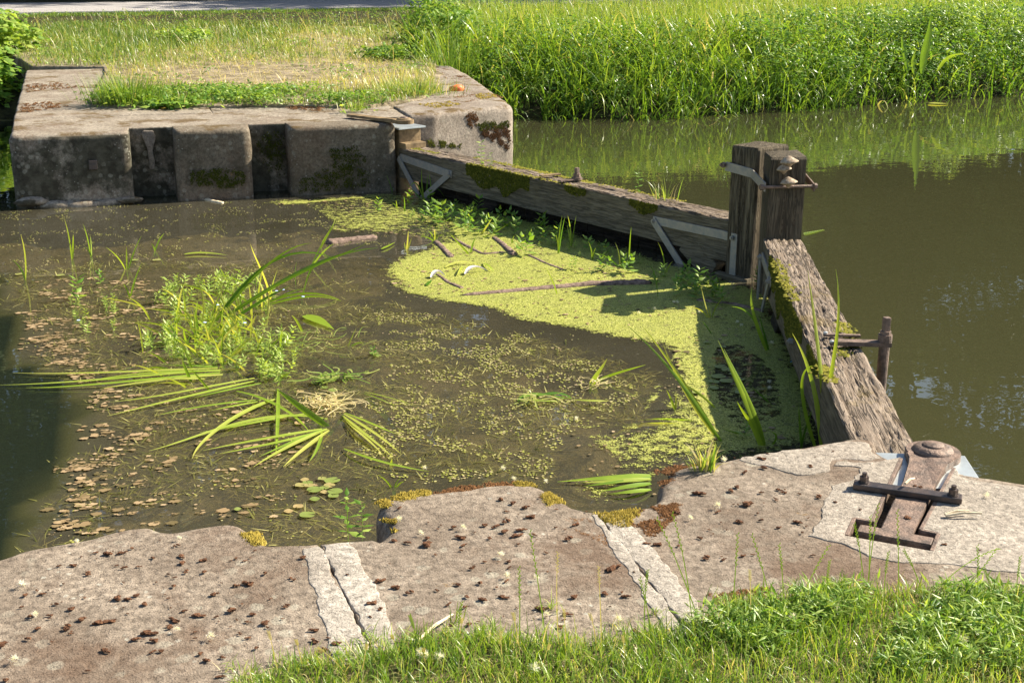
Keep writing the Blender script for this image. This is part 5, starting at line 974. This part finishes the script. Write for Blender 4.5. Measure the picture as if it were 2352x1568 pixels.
for k, p in enumerate(P):
    o = link('water_sprig', SPR[k % 6], None, None, (p[0], p[1], 0)); o.rotation_euler = (rng.normal(0, .25), rng.normal(0, .25), rng.uniform(0, 6.28)); o.scale = (1, 1, 1); s = rng.uniform(.7, 1.35); o.scale = (s, s, s)
    tag(o, 'small pale green leafy sprig standing in the floating mat', 'water plant', 'sprigs of the floating mat')
for k, p in enumerate(sample(polyU([(150, 700), (270, 690), (300, 760), (230, 800), (160, 780)], 0), 12)):
    o = link('water_sprig', SPR[k % 6], None, None, (p[0], p[1], 0)); o.rotation_euler = (rng.normal(0, .25), rng.normal(0, .25), rng.uniform(0, 6.28)); o.scale = (.85,)*3
    tag(o, 'lone leafy sprig among the tan scum left of the floating mat', 'water plant', 'sprigs among the tan scum')
bl = []
for k in range(150):
    x = rng.normal(500, 75); y = rng.normal(780, 45); L_ = rng.uniform(30, 100); an = rng.normal(-.35, .6); x2, y2 = x+L_*math.sin(an)*1.3, y-L_*abs(math.cos(an))
    bl.append((v, rng.uniform(.009, .017), rng.uniform(.62, 1.), [(x, y), ((x+x2)/2+rng.normal(0, 5), (y+y2)/2-8), (x2, y2+rng.uniform(0, 18))]))
plant('sedge_tuft', 'bright yellow-green sedge tuft with many short blades in the middle of the floating mat', 'sedge', (500, 790), bl)
tangle((600, 800), .22, .12, 150, 'brown matted stems of the floating mat', .35, .005)
WEED = [sprig_mesh(.19, 5, .12, .46, .62, 40+k, .45) for k in range(5)]
for x, y, s, lb in ((869, 490, .8, 'small leafy weed before the far wall, leftmost by the gate'), (986, 502, .9, 'leafy weed just below the reed tuft at the heel post'), (1010, 510, 1.1, 'dock seedling with crinkled leaves below the far beam'), (1022, 520, 1.15, 'second dock seedling, right of the crinkled one'), (1040, 505, .8, 'thin leafy weed behind the dock seedlings'), (1070, 534, 1.15, 'bright round-leaved weed in front of the beam shadow'), (1090, 540, .9, 'low round-leaved weed at the beam shadow edge'), (1096, 498, 1., 'shaded blue-green weed under the far beam'), (1115, 520, .7, 'shaded small weed right of the blue-green one'), (1145, 520, .9, 'shaded weed below the hanging beam brace'), (1180, 520, .7, 'shaded weed right of the hanging beam brace'), (1205, 588, 1., 'upright leafy weed where the dark stick starts'), (1192, 580, .8, 'pale leafy weed left of the upright one at the stick'), (1314, 620, .6, 'tiny sunlit weed at the right end of the dark stick'), (1382, 624, .75, 'curly sunlit weed at the beam shadow edge'), (1395, 622, .6, 'tiny weed beside the curly sunlit one'), (1560, 678, .75, 'leafy weed with a lit top near the light gap'), (1578, 670, .8, 'tall curly weed near the light gap'), (1602, 690, .7, 'dark low weed before the far mitre post'), (1625, 672, .8, 'dark weed at the foot of the strap'), (1645, 690, .8, 'dark leafy weed before the sill plank'), (1660, 700, .7, 'weed with one lit leaf beside the sill plank'), (1742, 655, .7, 'small weed growing between the two mitre posts'), (1600, 655, .6, 'tiny dark weed under the mitre brace'), (178, 690, .9, 'leafy stalk left of the floating mat, standing in silt'), (230, 655, .6, 'short leafy shoot right of the leafy stalk'), (860, 820, .4, 'tiny floating weed beside two pads in the pond middle'), (1710, 1005, .5, 'little leafy weed in shade left of the upright iris')):
    b = U(x, y, 0); o = link('pond_weed', WEED[int(x) % 5], None, None, b); o.scale = (s*.8, s*.8, s*.8); o.rotation_euler = (rng.normal(0, .15), rng.normal(0, .15), rng.uniform(0, 6.28)); tag(o, lb, 'weed')
for k, p in enumerate(sample(polyU([(900, 470), (1000, 470), (1130, 500), (1300, 545), (1560, 640), (1680, 668), (1660, 700), (1500, 655), (1300, 585), (1130, 545), (1000, 530), (900, 495)], 0), 85)):
    o = link('pond_weed', (WEED+SPR)[k % 11], None, None, (p[0], p[1], 0)); s = rng.uniform(.35, .75)*(1.4 if k % 11 > 4 else 1); o.scale = (s, s, s); o.rotation_euler = (rng.normal(0, .2), rng.normal(0, .2), rng.uniform(0, 6.28)); tag(o, 'small leafy weed in the crowd along the foot of the far gate leaf', 'weed', 'weeds crowding the far gate leaf')
NET = [sprig_mesh(.22, 6, .08, .42, .6, 60+k, .1) for k in range(2)]
def onpix(x, y, z, me, s, name, lb, cat_): o = link(name, me, None, None, U(x, y, z)); o.scale = (s,)*3; o.rotation_euler = (0, 0, rng.uniform(0, 6)); return tag(o, lb, cat_)
onpix(800, 1240, .12, NET[0], .8, 'nettle_sprig', 'serrated nettle sprig growing in the left slot between the copings', 'weed')
onpix(832, 1236, .2, NET[1], .6, 'nettle_sprig', 'yellow-green nettle leaf cluster beside the middle coping in the left slot', 'weed')
onpix(1105, 380, G-.01, NET[0], .9, 'nettle_sprig', 'bright leafy sprig growing on the far beam before the wing wall', 'weed')
onpix(1126, 382, G-.01, NET[1], .5, 'nettle_sprig', 'smaller sprig on the far beam right of the bright one', 'weed')
onpix(1465, 445, G-.01, NET[1], .7, 'nettle_sprig', 'small yellow-green sprig behind the far beam right of the spindle nut', 'weed')
tuft(U(1530, 462, G-.02), .05, 26, .22, .7, 'thin grass wisps behind the far beam left of the mitre post', 0)
b = U(1843, 545, G); fr_ = [curve_blade([np.zeros(3), UV(1865, 535, b)-b, UV(1892, 532, b)-b], .006, .7, np.array([0, 0, 1.]), 8)]
for t in np.linspace(.1, .95, 12):
    p = (UV(1892, 532, b)-b)*t+np.array([0, 0, .01]); L_ = .045*(1-t)+.012
    for s in (-1, 1): fr_.append(curve_blade([p, p+np.array([.3, s*.6, .25])*L_, p+np.array([.5, s, .1])*L_], .012, .75, np.array([.1, .1, 1]), 5))
tag(link('fern_frond', mesh_np('fern_frond', *cat(fr_)), M['leaf'], None, b), 'small bright fern frond growing behind the near mitre post', 'fern')

# ---------------------------------------------------------------- driftwood
def log(pts, r0, r1, label, mat='bark', name='driftwood', z=0.):
    P = [U(x, y, z) for x, y in pts]; bm = bmesh.new(); n = 14; rows = []; m = 26
    for i in range(m+1):
        t = i/m*(len(P)-1); k = min(int(t), len(P)-2); p = P[k]+(P[k+1]-P[k])*(t-k); d = P[k+1]-P[k]; d /= np.linalg.norm(d); s = np.array([-d[1], d[0], 0]); r = r0+(r1-r0)*i/m
        if i in (0, m): r *= .55
        rows.append([bm.verts.new(p+(s*math.cos(a)+np.array([0, 0, .75])*math.sin(a))*r*(1+.35*noise.noise(Vector((i*.7, math.cos(a)*2, math.sin(a)*2))))) for a in np.linspace(0, 2*math.pi, n, endpoint=False)])
    for a, b in zip(rows, rows[1:]):
        for j in range(n): bm.faces.new((a[j], a[(j+1) % n], b[(j+1) % n], b[j]))
    bm.faces.new(rows[0][::-1]); bm.faces.new(rows[-1]); bmesh.ops.recalc_face_normals(bm, faces=bm.faces); return tag(join(name, [bm], M[mat], None, True), label, 'driftwood')
log([(1058, 680), (1200, 668), (1350, 655), (1497, 651)], .020, .042, 'long barky log floating in the sunlit duckweed')
log([(1134, 546), (1158, 565), (1182, 588)], .022, .03, 'crooked brown stick behind the sunlit duckweed, right of the weeds')
log([(1212, 586), (1250, 604), (1295, 621)], .016, .012, 'thin dark stick running down to the right in the duckweed')
log([(1000, 555), (1018, 572), (1036, 592)], .024, .026, 'short thick bark stick, leftmost in the duckweed')
log([(1040, 549), (1070, 565), (1110, 585), (1160, 580)], .02, .015, 'dark twisted stick under the leafy weeds')
log([(1004, 630), (1030, 650), (1062, 663)], .014, .018, 'thin brown stick at the duckweed rim above the log')
log([(752, 560), (800, 553), (865, 545)], .045, .03, 'low raft of dark bark debris floating in the silty water')
log([(470, 458), (490, 463), (512, 467)], .022, .018, 'pale broken stick floating at the foot of the middle far pier', 'straw')
log([(1600, 690), (1690, 700), (1752, 716)], .02, .018, 'thin dark branch lying in the shade before the mitre', 'bark')

# ---------------------------------------------------------------- clods, feathers, moss on the near coping
CL = []
for k in range(8):
    g = random.Random(k+50); bms = []
    for j in range(g.randint(3, 7)): b = lump(.0095*g.uniform(.5, 1.1), k*9+j, 2, (1.3, 1, .75), .7); bmesh.ops.translate(b, vec=(g.gauss(0, .010), g.gauss(0, .008), g.uniform(.0, .008)), verts=b.verts); bms.append(b)
    bm = bmesh.new()
    for b in bms: me = bpy.data.meshes.new('t'); b.to_mesh(me); bm.from_mesh(me); b.free()
    me = bpy.data.meshes.new('moss_clod'); bm.to_mesh(me); bm.free(); me.materials.append(M['clod']); CL.append(me)
big = lambda o, L: [(o[0]+.3417*x, 1033.6+.3417*y) for x, y in L]
c1 = big((0, 0), [(715, 695), (810, 690), (490, 775), (580, 835), (400, 775), (780, 775), (890, 660), (1230, 760), (1025, 720), (1215, 710), (1370, 740), (1170, 640), (1165, 915), (1170, 855), (925, 975), (980, 1035), (1430, 970), (1580, 910), (1665, 900), (1965, 870), (1780, 830), (1710, 675), (2045, 720), (175, 975), (275, 965), (205, 1115), (335, 1110), (435, 1200), (250, 1200), (185, 1265), (490, 1065), (555, 1140), (1230, 1080), (1320, 1110), (1165, 1145), (1130, 1195), (1550, 1080), (1450, 1120), (1700, 1105), (1790, 1165), (900, 1270), (985, 1230), (1035, 1280), (1610, 1235), (1720, 1330), (1020, 1355), (1090, 1350), (1350, 1370), (1380, 1410), (1490, 1390), (2110, 1285), (2140, 1350), (2270, 1300), (585, 1480), (45, 1545), (20, 1310), (1470, 1520), (700, 1345), (2110, 1210), (1910, 1050), (2300, 1400), (140, 1055), (380, 1035), (800, 1000), (850, 1000), (660, 1160), (740, 1150), (1240, 820), (1370, 820), (830, 790)])
c2 = big((746.5, 0), [(495, 390), (1180, 335), (1265, 360), (1340, 385), (1215, 410), (1385, 450), (1200, 480), (860, 520), (1140, 515), (1080, 505), (1210, 550), (1305, 535), (1280, 575), (910, 590), (1100, 595), (685, 595), (550, 620), (465, 610), (695, 640), (925, 640), (1400, 565), (1690, 500), (1620, 595), (980, 795), (1235, 790), (1075, 750), (1240, 750), (1920, 800), (360, 880), (475, 925), (550, 955), (1040, 895), (1215, 880), (900, 905), (960, 985), (1050, 1000), (1190, 985), (320, 1030), (360, 1070), (935, 1055), (825, 1035), (1685, 985), (1890, 965), (2010, 980), (1620, 1100), (1455, 1070), (840, 1180), (965, 1170), (1600, 1140), (1590, 1190), (70, 1300), (110, 1400), (2155, 625), (2240, 635), (2110, 1240)])
c3 = big((1548, 0), [(470, 150), (605, 120), (430, 250), (580, 285), (700, 265), (740, 285), (960, 315), (560, 425), (580, 470), (440, 485), (390, 275), (330, 735), (460, 710), (175, 590), (200, 725), (860, 555), (930, 705), (1090, 350), (500, 370), (820, 480), (700, 520), (1820, 635), (1650, 250), (1250, 400), (290, 415), (30, 420), (1580, 455), (150, 290), (700, 1010), (590, 60), (910, 110)])
for lst, where, z in ((c1, 'left near coping', HN), (c2, 'middle near coping', HN), (c3, 'right near coping beside the gate anchor', HN)):
    ex = [(x+rng.normal(0, 70), y+rng.normal(0, 30)) for x, y in lst for _ in range(1)]
    for k, (x, y) in enumerate(lst+ex):
        sml = k >= len(lst); p = U(x, y, z+.004)
        if sml and (y > 1475 or not inpoly([p[:2]], {'l': s1, 'm': s2, 'r': s3}[where[0]])[0]): continue
        o = link('moss_clod', CL[(k*5+len(lst)) % 8], None, None, p); s = rng.uniform(.14, .26) if sml else rng.uniform(.28, .56)*(1.5 if k % 9 == 0 else 1); o.scale = (s*rng.uniform(.9, 1.5), s, s*rng.uniform(.6, 1)); o.rotation_euler = (0, 0, rng.uniform(-.8, .8))
        tag(o, ('tiny brown crumb of moss lying on the ' if sml else 'dark brown crumbly moss clod lying on the ')+where, 'moss clod', ('crumbs on the ' if sml else 'clods on the ')+where)
def feather(p, label, s=1., grp=None):
    n = 130; a = rng.uniform(0, 6.28); s *= .62; c = np.zeros((n, 3)); t = rng.random(n); c[:, 0] = t*.022; c[:, 2] = .004+.010*t*(1-t)*4
    dr = np.stack([rng.normal(.4, .5, n), rng.normal(0, 1, n), rng.normal(.5, .6, n)], 1); L = rng.uniform(.008, .022, n)
    o = link('feather', mesh_np('feather', *leaves(c, dr, rng.normal(0, 1, (n, 3)), L, L*.07, rng.random(n)), False), M['feather'], None, p); o.rotation_euler = (0, 0, a); o.scale = (s,)*3; return tag(o, label, 'feather', grp)
for L, o, lab in (([(525, 630), (240, 1105), (165, 920), (1390, 1265), (1210, 1210), (80, 1430), (1220, 600)], 0, 'white downy feather resting on the left near coping'), ([(910, 530), (490, 470), (1225, 860), (1955, 1140), (1470, 1110), (1405, 865), (1200, 720), (1265, 205), (1485, 220), (630, 560), (660, 130)], 746.5, 'white downy feather resting on the middle near coping'), ([(275, 380), (95, 460), (340, 85), (2110, 320)], 1548, 'white downy feather resting on the right near coping'), ):
    for x, y in big((o, 0), L): feather(U(x, y, HN+.006), lab, rng.uniform(.7, 1.2), lab.replace('feather', 'feathers'))
for x, y in ((960, 1500), (985, 1512), (1005, 1520), (1230, 1545), (1660, 1425), (1670, 1440), (1925, 1405), (1820, 1430), (2190, 1470), (2210, 1480)): feather(U(x, y, HN+.04), 'white downy feather caught in the near turf', 1.3, 'feathers in the near turf')
for x, y in ((1160, 1078), (1566, 640), (1545, 695), (1556, 697), (1505, 710), (1605, 718), (1690, 742), (1700, 748), (1775, 790), (1770, 880), (1772, 893), (1180, 1150), (1327, 965), (1470, 720)): feather(U(x, y, .008), 'white downy feather floating on the duckweed', 1.2, 'feathers on the duckweed')
# moss as many small cushions, part of the stone it grows on
def moss(poly, n, r, z, mat, parent, tint=.55, name='moss_patch', zf=None):
    P = sample(poly, n*2); k = clump(P, 14, 3); P = P[k > .42][:n]; n = len(P); V, F, T = [], [], []; o = 0
    m = 7; nb = 9; a = np.linspace(0, 2*math.pi, m, endpoint=False)
    for i in range(n):
        rr = r*rng.uniform(.5, 1.3); zz = zf(P[i]) if zf else z
        for j in range(nb):
            b = rng.uniform(0, 6.28); q = rng.random()*rr; c = np.array([P[i, 0]+q*math.cos(b), P[i, 1]+q*math.sin(b), zz]); h = rr*rng.uniform(.4, 1.0)*(1-.5*q/rr)*(.55 if mat == 'moss_brown' else 1); d = rng.uniform(0, 6.28); w_ = rr*.30
            V += [c+[w_*math.cos(d), w_*math.sin(d), -.002], c+[w_*math.cos(d+2.1), w_*math.sin(d+2.1), -.002], c+[w_*math.cos(d+4.2), w_*math.sin(d+4.2), -.002], c+[rng.normal(0, rr*.2), rng.normal(0, rr*.2), h]]
            F += [(o, o+1, o+3), (o+1, o+2, o+3), (o+2, o, o+3)]; T += [clip(rng.normal(tint, .22))]*4; o += 4
    me = mesh_np(name, np.array(V), np.array(F), np.array(T), False); return onto(link(name, me, M[mat]), parent)
PU = lambda pts, z=HN: polyU(pts, z)
moss(PU([(868, 1150), (930, 1130), (990, 1124), (985, 1140), (930, 1150), (880, 1162)]), 330, .012, HN-.004, 'moss_gold', nw, .6)
moss(PU([(990, 1130), (1060, 1112), (1110, 1112), (1090, 1135), (1030, 1150), (1000, 1150)]), 180, .010, HN-.004, 'moss_brown', nw, .6)
moss(PU([(1110, 1105), (1180, 1102), (1200, 1112), (1140, 1130)]), 110, .010, HN-.006, 'moss_brown', nw, .7)
moss(PU([(1180, 1103), (1225, 1105), (1230, 1115), (1190, 1116)]), 120, .011, HN-.006, 'moss_gold', nw, .5)
moss(PU([(1238, 1140), (1262, 1130), (1300, 1155), (1325, 1170), (1300, 1174), (1260, 1160)]), 330, .012, HN-.004, 'moss_gold', nw, .6)
moss(PU([(1370, 1180), (1420, 1174), (1470, 1168), (1440, 1215), (1400, 1205)]), 420, .013, HN-.002, 'moss_gold', nw, .5)
moss(PU([(1440, 1180), (1500, 1162), (1560, 1155), (1560, 1180), (1530, 1205), (1500, 1235), (1440, 1210)]), 420, .011, HN, 'moss_brown', nw, .5)
moss(PU([(1500, 1078), (1560, 1064), (1630, 1062), (1620, 1085), (1560, 1100), (1510, 1110)]), 300, .010, HN-.004, 'moss_brown', nw, .5)
moss(PU([(1290, 1190), (1350, 1190), (1390, 1230), (1420, 1265), (1370, 1240), (1310, 1215)]), 160, .006, HN, 'moss_brown', nw, .9)
moss(PU([(555, 1226), (590, 1222), (606, 1250), (580, 1250)]), 220, .013, HN-.004, 'moss_gold', nw, .75)
moss(PU([(870, 1190), (910, 1190), (915, 1215), (880, 1215)]), 90, .012, HN-.006, 'moss_gold', nw, .5)
moss(PU([(1590, 1370), (1700, 1355), (1780, 1345), (1800, 1360), (1700, 1385), (1600, 1390)]), 200, .010, HN, 'moss_brown', nw, .6)
tuft(U(1622, 1080, HN), .02, 60, .10, .85, 'small withered grass tuft rooted on the right near coping corner', 0)
for pts, mt, n in (([(640, 250), (700, 244), (760, 248), (730, 258)], 'moss_brown', 60), ([(960, 242), (1040, 236), (1060, 244), (1000, 252)], 'moss_gold', 160), ([(990, 222), (1060, 214), (1130, 218), (1165, 226), (1060, 238)], 'moss_brown', 260), ([(1090, 220), (1130, 217), (1145, 228), (1100, 232)], 'moss_gold', 120), ([(990, 150), (1070, 175), (1090, 190), (1030, 190)], 'moss_brown', 200), ([(60, 195), (130, 192), (200, 200), (60, 215)], 'moss_brown', 120), ([(50, 240), (110, 235), (160, 245), (45, 262)], 'moss_brown', 110), ([(330, 246), (380, 243), (420, 247), (370, 252)], 'moss_gold', 30)):
    moss(polyU(pts, HF), n, .022, HF+.008, mt, fw, .5)
def face_moss(pts, p0, nrm, n, r, mat, parent, tint):
    nrm = np.array(nrm, float); nrm /= np.linalg.norm(nrm); q = np.array(pts, float); S = sample([tuple(x) for x in q], n*2); S = S[clump(S, .09, 2) > .42][:n]; V, F, T = [], [], []; o = 0
    ex = np.cross(nrm, [0, 0, 1.]); ex /= np.linalg.norm(ex); ez = np.array([0, 0, 1.])
    for x, y in S:
        c = UP_(x, y, p0, nrm)+nrm*.002
        for k in range(3):
            th = rng.uniform(0, 6.28); cc = c+(ex*rng.normal(0, r)+ez*rng.normal(0, r)); rr = r*rng.uniform(.5, 1.1)
            V += [cc+(ex*math.cos(th+2.1*m)+ez*math.sin(th+2.1*m))*rr for m in range(3)]+[cc+nrm*rr*.8]; F += [(o, o+1, o+3), (o+1, o+2, o+3), (o+2, o, o+3)]; T += [clip(rng.normal(tint, .2))]*4; o += 4
    return onto(link('moss_patch', mesh_np('moss_patch', np.array(V), np.array(F), np.array(T), False), M[mat]), parent)
WN = np.array([.44, -.90, 0]); WP = np.array([3.30, 9.125, 0])
for pts, n, mt, tn in (([(1070, 262), (1092, 258), (1100, 285), (1078, 290)], 60, 'moss_brown', .3), ([(1105, 300), (1170, 288), (1172, 330), (1168, 345), (1130, 322), (1105, 308)], 260, 'moss_brown', .12), ([(1095, 285), (1170, 280), (1170, 292), (1105, 300)], 120, 'moss_green', .1), ([(985, 322), (1060, 332), (1055, 342), (985, 332)], 90, 'moss_green', .3)): face_moss(pts, WP, WN, n, .012, mt, fw, tn)
for pts, n, tn in (([(440, 395), (490, 388), (560, 392), (565, 425), (520, 432), (440, 425)], 420, .12), ([(590, 330), (615, 300), (655, 305), (655, 400), (620, 400)], 200, .05), ([(680, 420), (740, 390), (800, 380), (850, 395), (850, 425), (690, 445)], 360, .15), ([(760, 340), (820, 335), (845, 370), (800, 390), (760, 385)], 200, .05)): face_moss(pts, (0, YF-.012 if pts[0][0] != 590 else SB-.01, 0), (0, -1, 0), n, .008, 'moss_green', fw, tn)
# moss hanging on the chamber faces and edges of the beams
def leaf_moss(lfo, s0, s1, out, ztop, drop, n, tint, y=None):
    V, F, T = [], [], []; o = 0; prof = lambda s: drop*(.45+.55*math.sin(math.pi*(s-s0)/(s1-s0)))*(.75+.5*noise.noise(Vector((s*6, 1, s0))))
    for i in range(n):
        s = rng.uniform(s0, s1); d = prof(s)*rng.random()**1.2
        if y is None: c = np.array([s, out, ztop-d]); nr = np.array([0, math.copysign(1, out), .3])
        else: c = np.array([s, y+rng.normal(0, .02), ztop-.002]); nr = np.array([0, 0, 1.])
        r = rng.uniform(.006, .015); a, b = np.array([1., 0, 0]), np.cross(nr, [1., 0, 0]); th = rng.uniform(0, 6.28)
        for k in range(3): V.append(c+(a*math.cos(th+2.1*k)+b*math.sin(th+2.1*k))*r)
        V.append(c+nr*r*rng.uniform(.5, 1.2)+[rng.normal(0, .004), 0, -.004]); F += [(o, o+1, o+3), (o+1, o+2, o+3), (o+2, o, o+3)]; T += [clip(rng.normal(tint, .2))]*4; o += 4
    return link('moss_patch', mesh_np('moss_patch', np.array(V), np.array(F), np.array(T), False), M['moss_green'], lfo)
ybf = -TW/2-.002; leaf_moss(lf, 1.18, 2.05, ybf, G-.006, .26, 2600, .35); leaf_moss(lf, 3.25, 3.55, ybf, G-.01, .12, 400, .4); leaf_moss(lf, 2.5, 2.75, ybf, G-.01, .10, 250, .4)
for s0, s1, yy, n, tn in ((1.2, 2.6, ybf+.02, 300, .8), (1.6, 2.6, .09, 520, .95), (.2, .6, -.03, 160, .7), (1.0, 1.6, .1, 160, .85), (2.7, 3.6, .11, 160, .9)): leaf_moss(lf, s0, s1, 0, G, .01, n, tn, yy)
ybn = TW/2+.002; leaf_moss(ln, 2.35, 4.0, ybn, G-.006, .24, 3600, .4); leaf_moss(ln, 1.75, 2.1, ybn, G-.006, .12, 500, .4)
for s0, s1, yy, n, tn in ((2.9, 3.9, ybn-.02, 420, .8), (2.05, 2.5, -.09, 380, .85), (1.5, 1.75, ybn-.025, 160, .85), (1.9, 2.06, -.02, 60, .8)): leaf_moss(ln, s0, s1, 0, G, .01, n, tn, yy)
# small finds
b = lump(.075, 3., 2, (1.2, .8, .7), .4); o = join('orange_wrapper', [b], M['orange'], None, True); o.location = U(1049, 205, HF+.03); tag(o, 'crumpled orange wrapper lying on the mossy tip of the far wall', 'litter')
p = U(1181, 921, 0)
p = U(1820, 829, .05); df_ = empty('damselfly', p, .6, 'tiny blue damselfly resting in the shade beside the near beam', 'insect')
join('body', [rod((-.02, 0, 0), (.014, 0, .004), .0022, 8), lathe([(.0028, -.003), (.0035, 0), (.0028, .003)], 10, (.016, 0, .004))], M['blue'], df_)
V = leaves(np.array([[.008, 0, .005]]*4), np.array([[-.6, 1, .3], [-.6, -1, .3], [-1, .7, .3], [-1, -.7, .3]]), np.tile([0, 0, 1.], (4, 1)), np.full(4, .022), np.full(4, .005), np.full(4, .9)); link('wings', mesh_np('wings', *V, False), M['feather'], df_)
for pts, lb in (([(2172, 1183), (2255, 1178)], 'dry twig lying right of the anchor cross bar, upper of two'), ([(2170, 1181), (2225, 1172)], 'dry twig lying right of the anchor cross bar, shorter of two'), ([(2079, 1110), (2100, 1098)], 'short bleached stick lying on the tie bar of the near anchor'), ([(958, 1470), (1040, 1410)], 'long bleached straw lying at the near turf edge')):
    a, b = [U(x, y, HN+.012+(.03 if 'tie bar' in lb else .006*k)) for k, (x, y) in enumerate(pts)]; o = join('twig', [rod(a, (a+b)/2+np.array([0, 0, .006]), .0045, 7), rod((a+b)/2+np.array([0, 0, .006]), b, .0045, 7, .003)], M['straw']); tag(o, lb, 'twig')
for x, y in ((696, 681), (635, 668), (650, 665), (500, 700), (562, 741), (180, 735), (470, 740)):
    o = join('blossom', [lathe([(.012, 0), (.008, .002), (.002, .001)], 5)], M['petal']); o.location = U(x, y, .09); tag(o, 'tiny pale blue blossom among the sprigs of the floating mat', 'flower', 'blossoms of the floating mat')
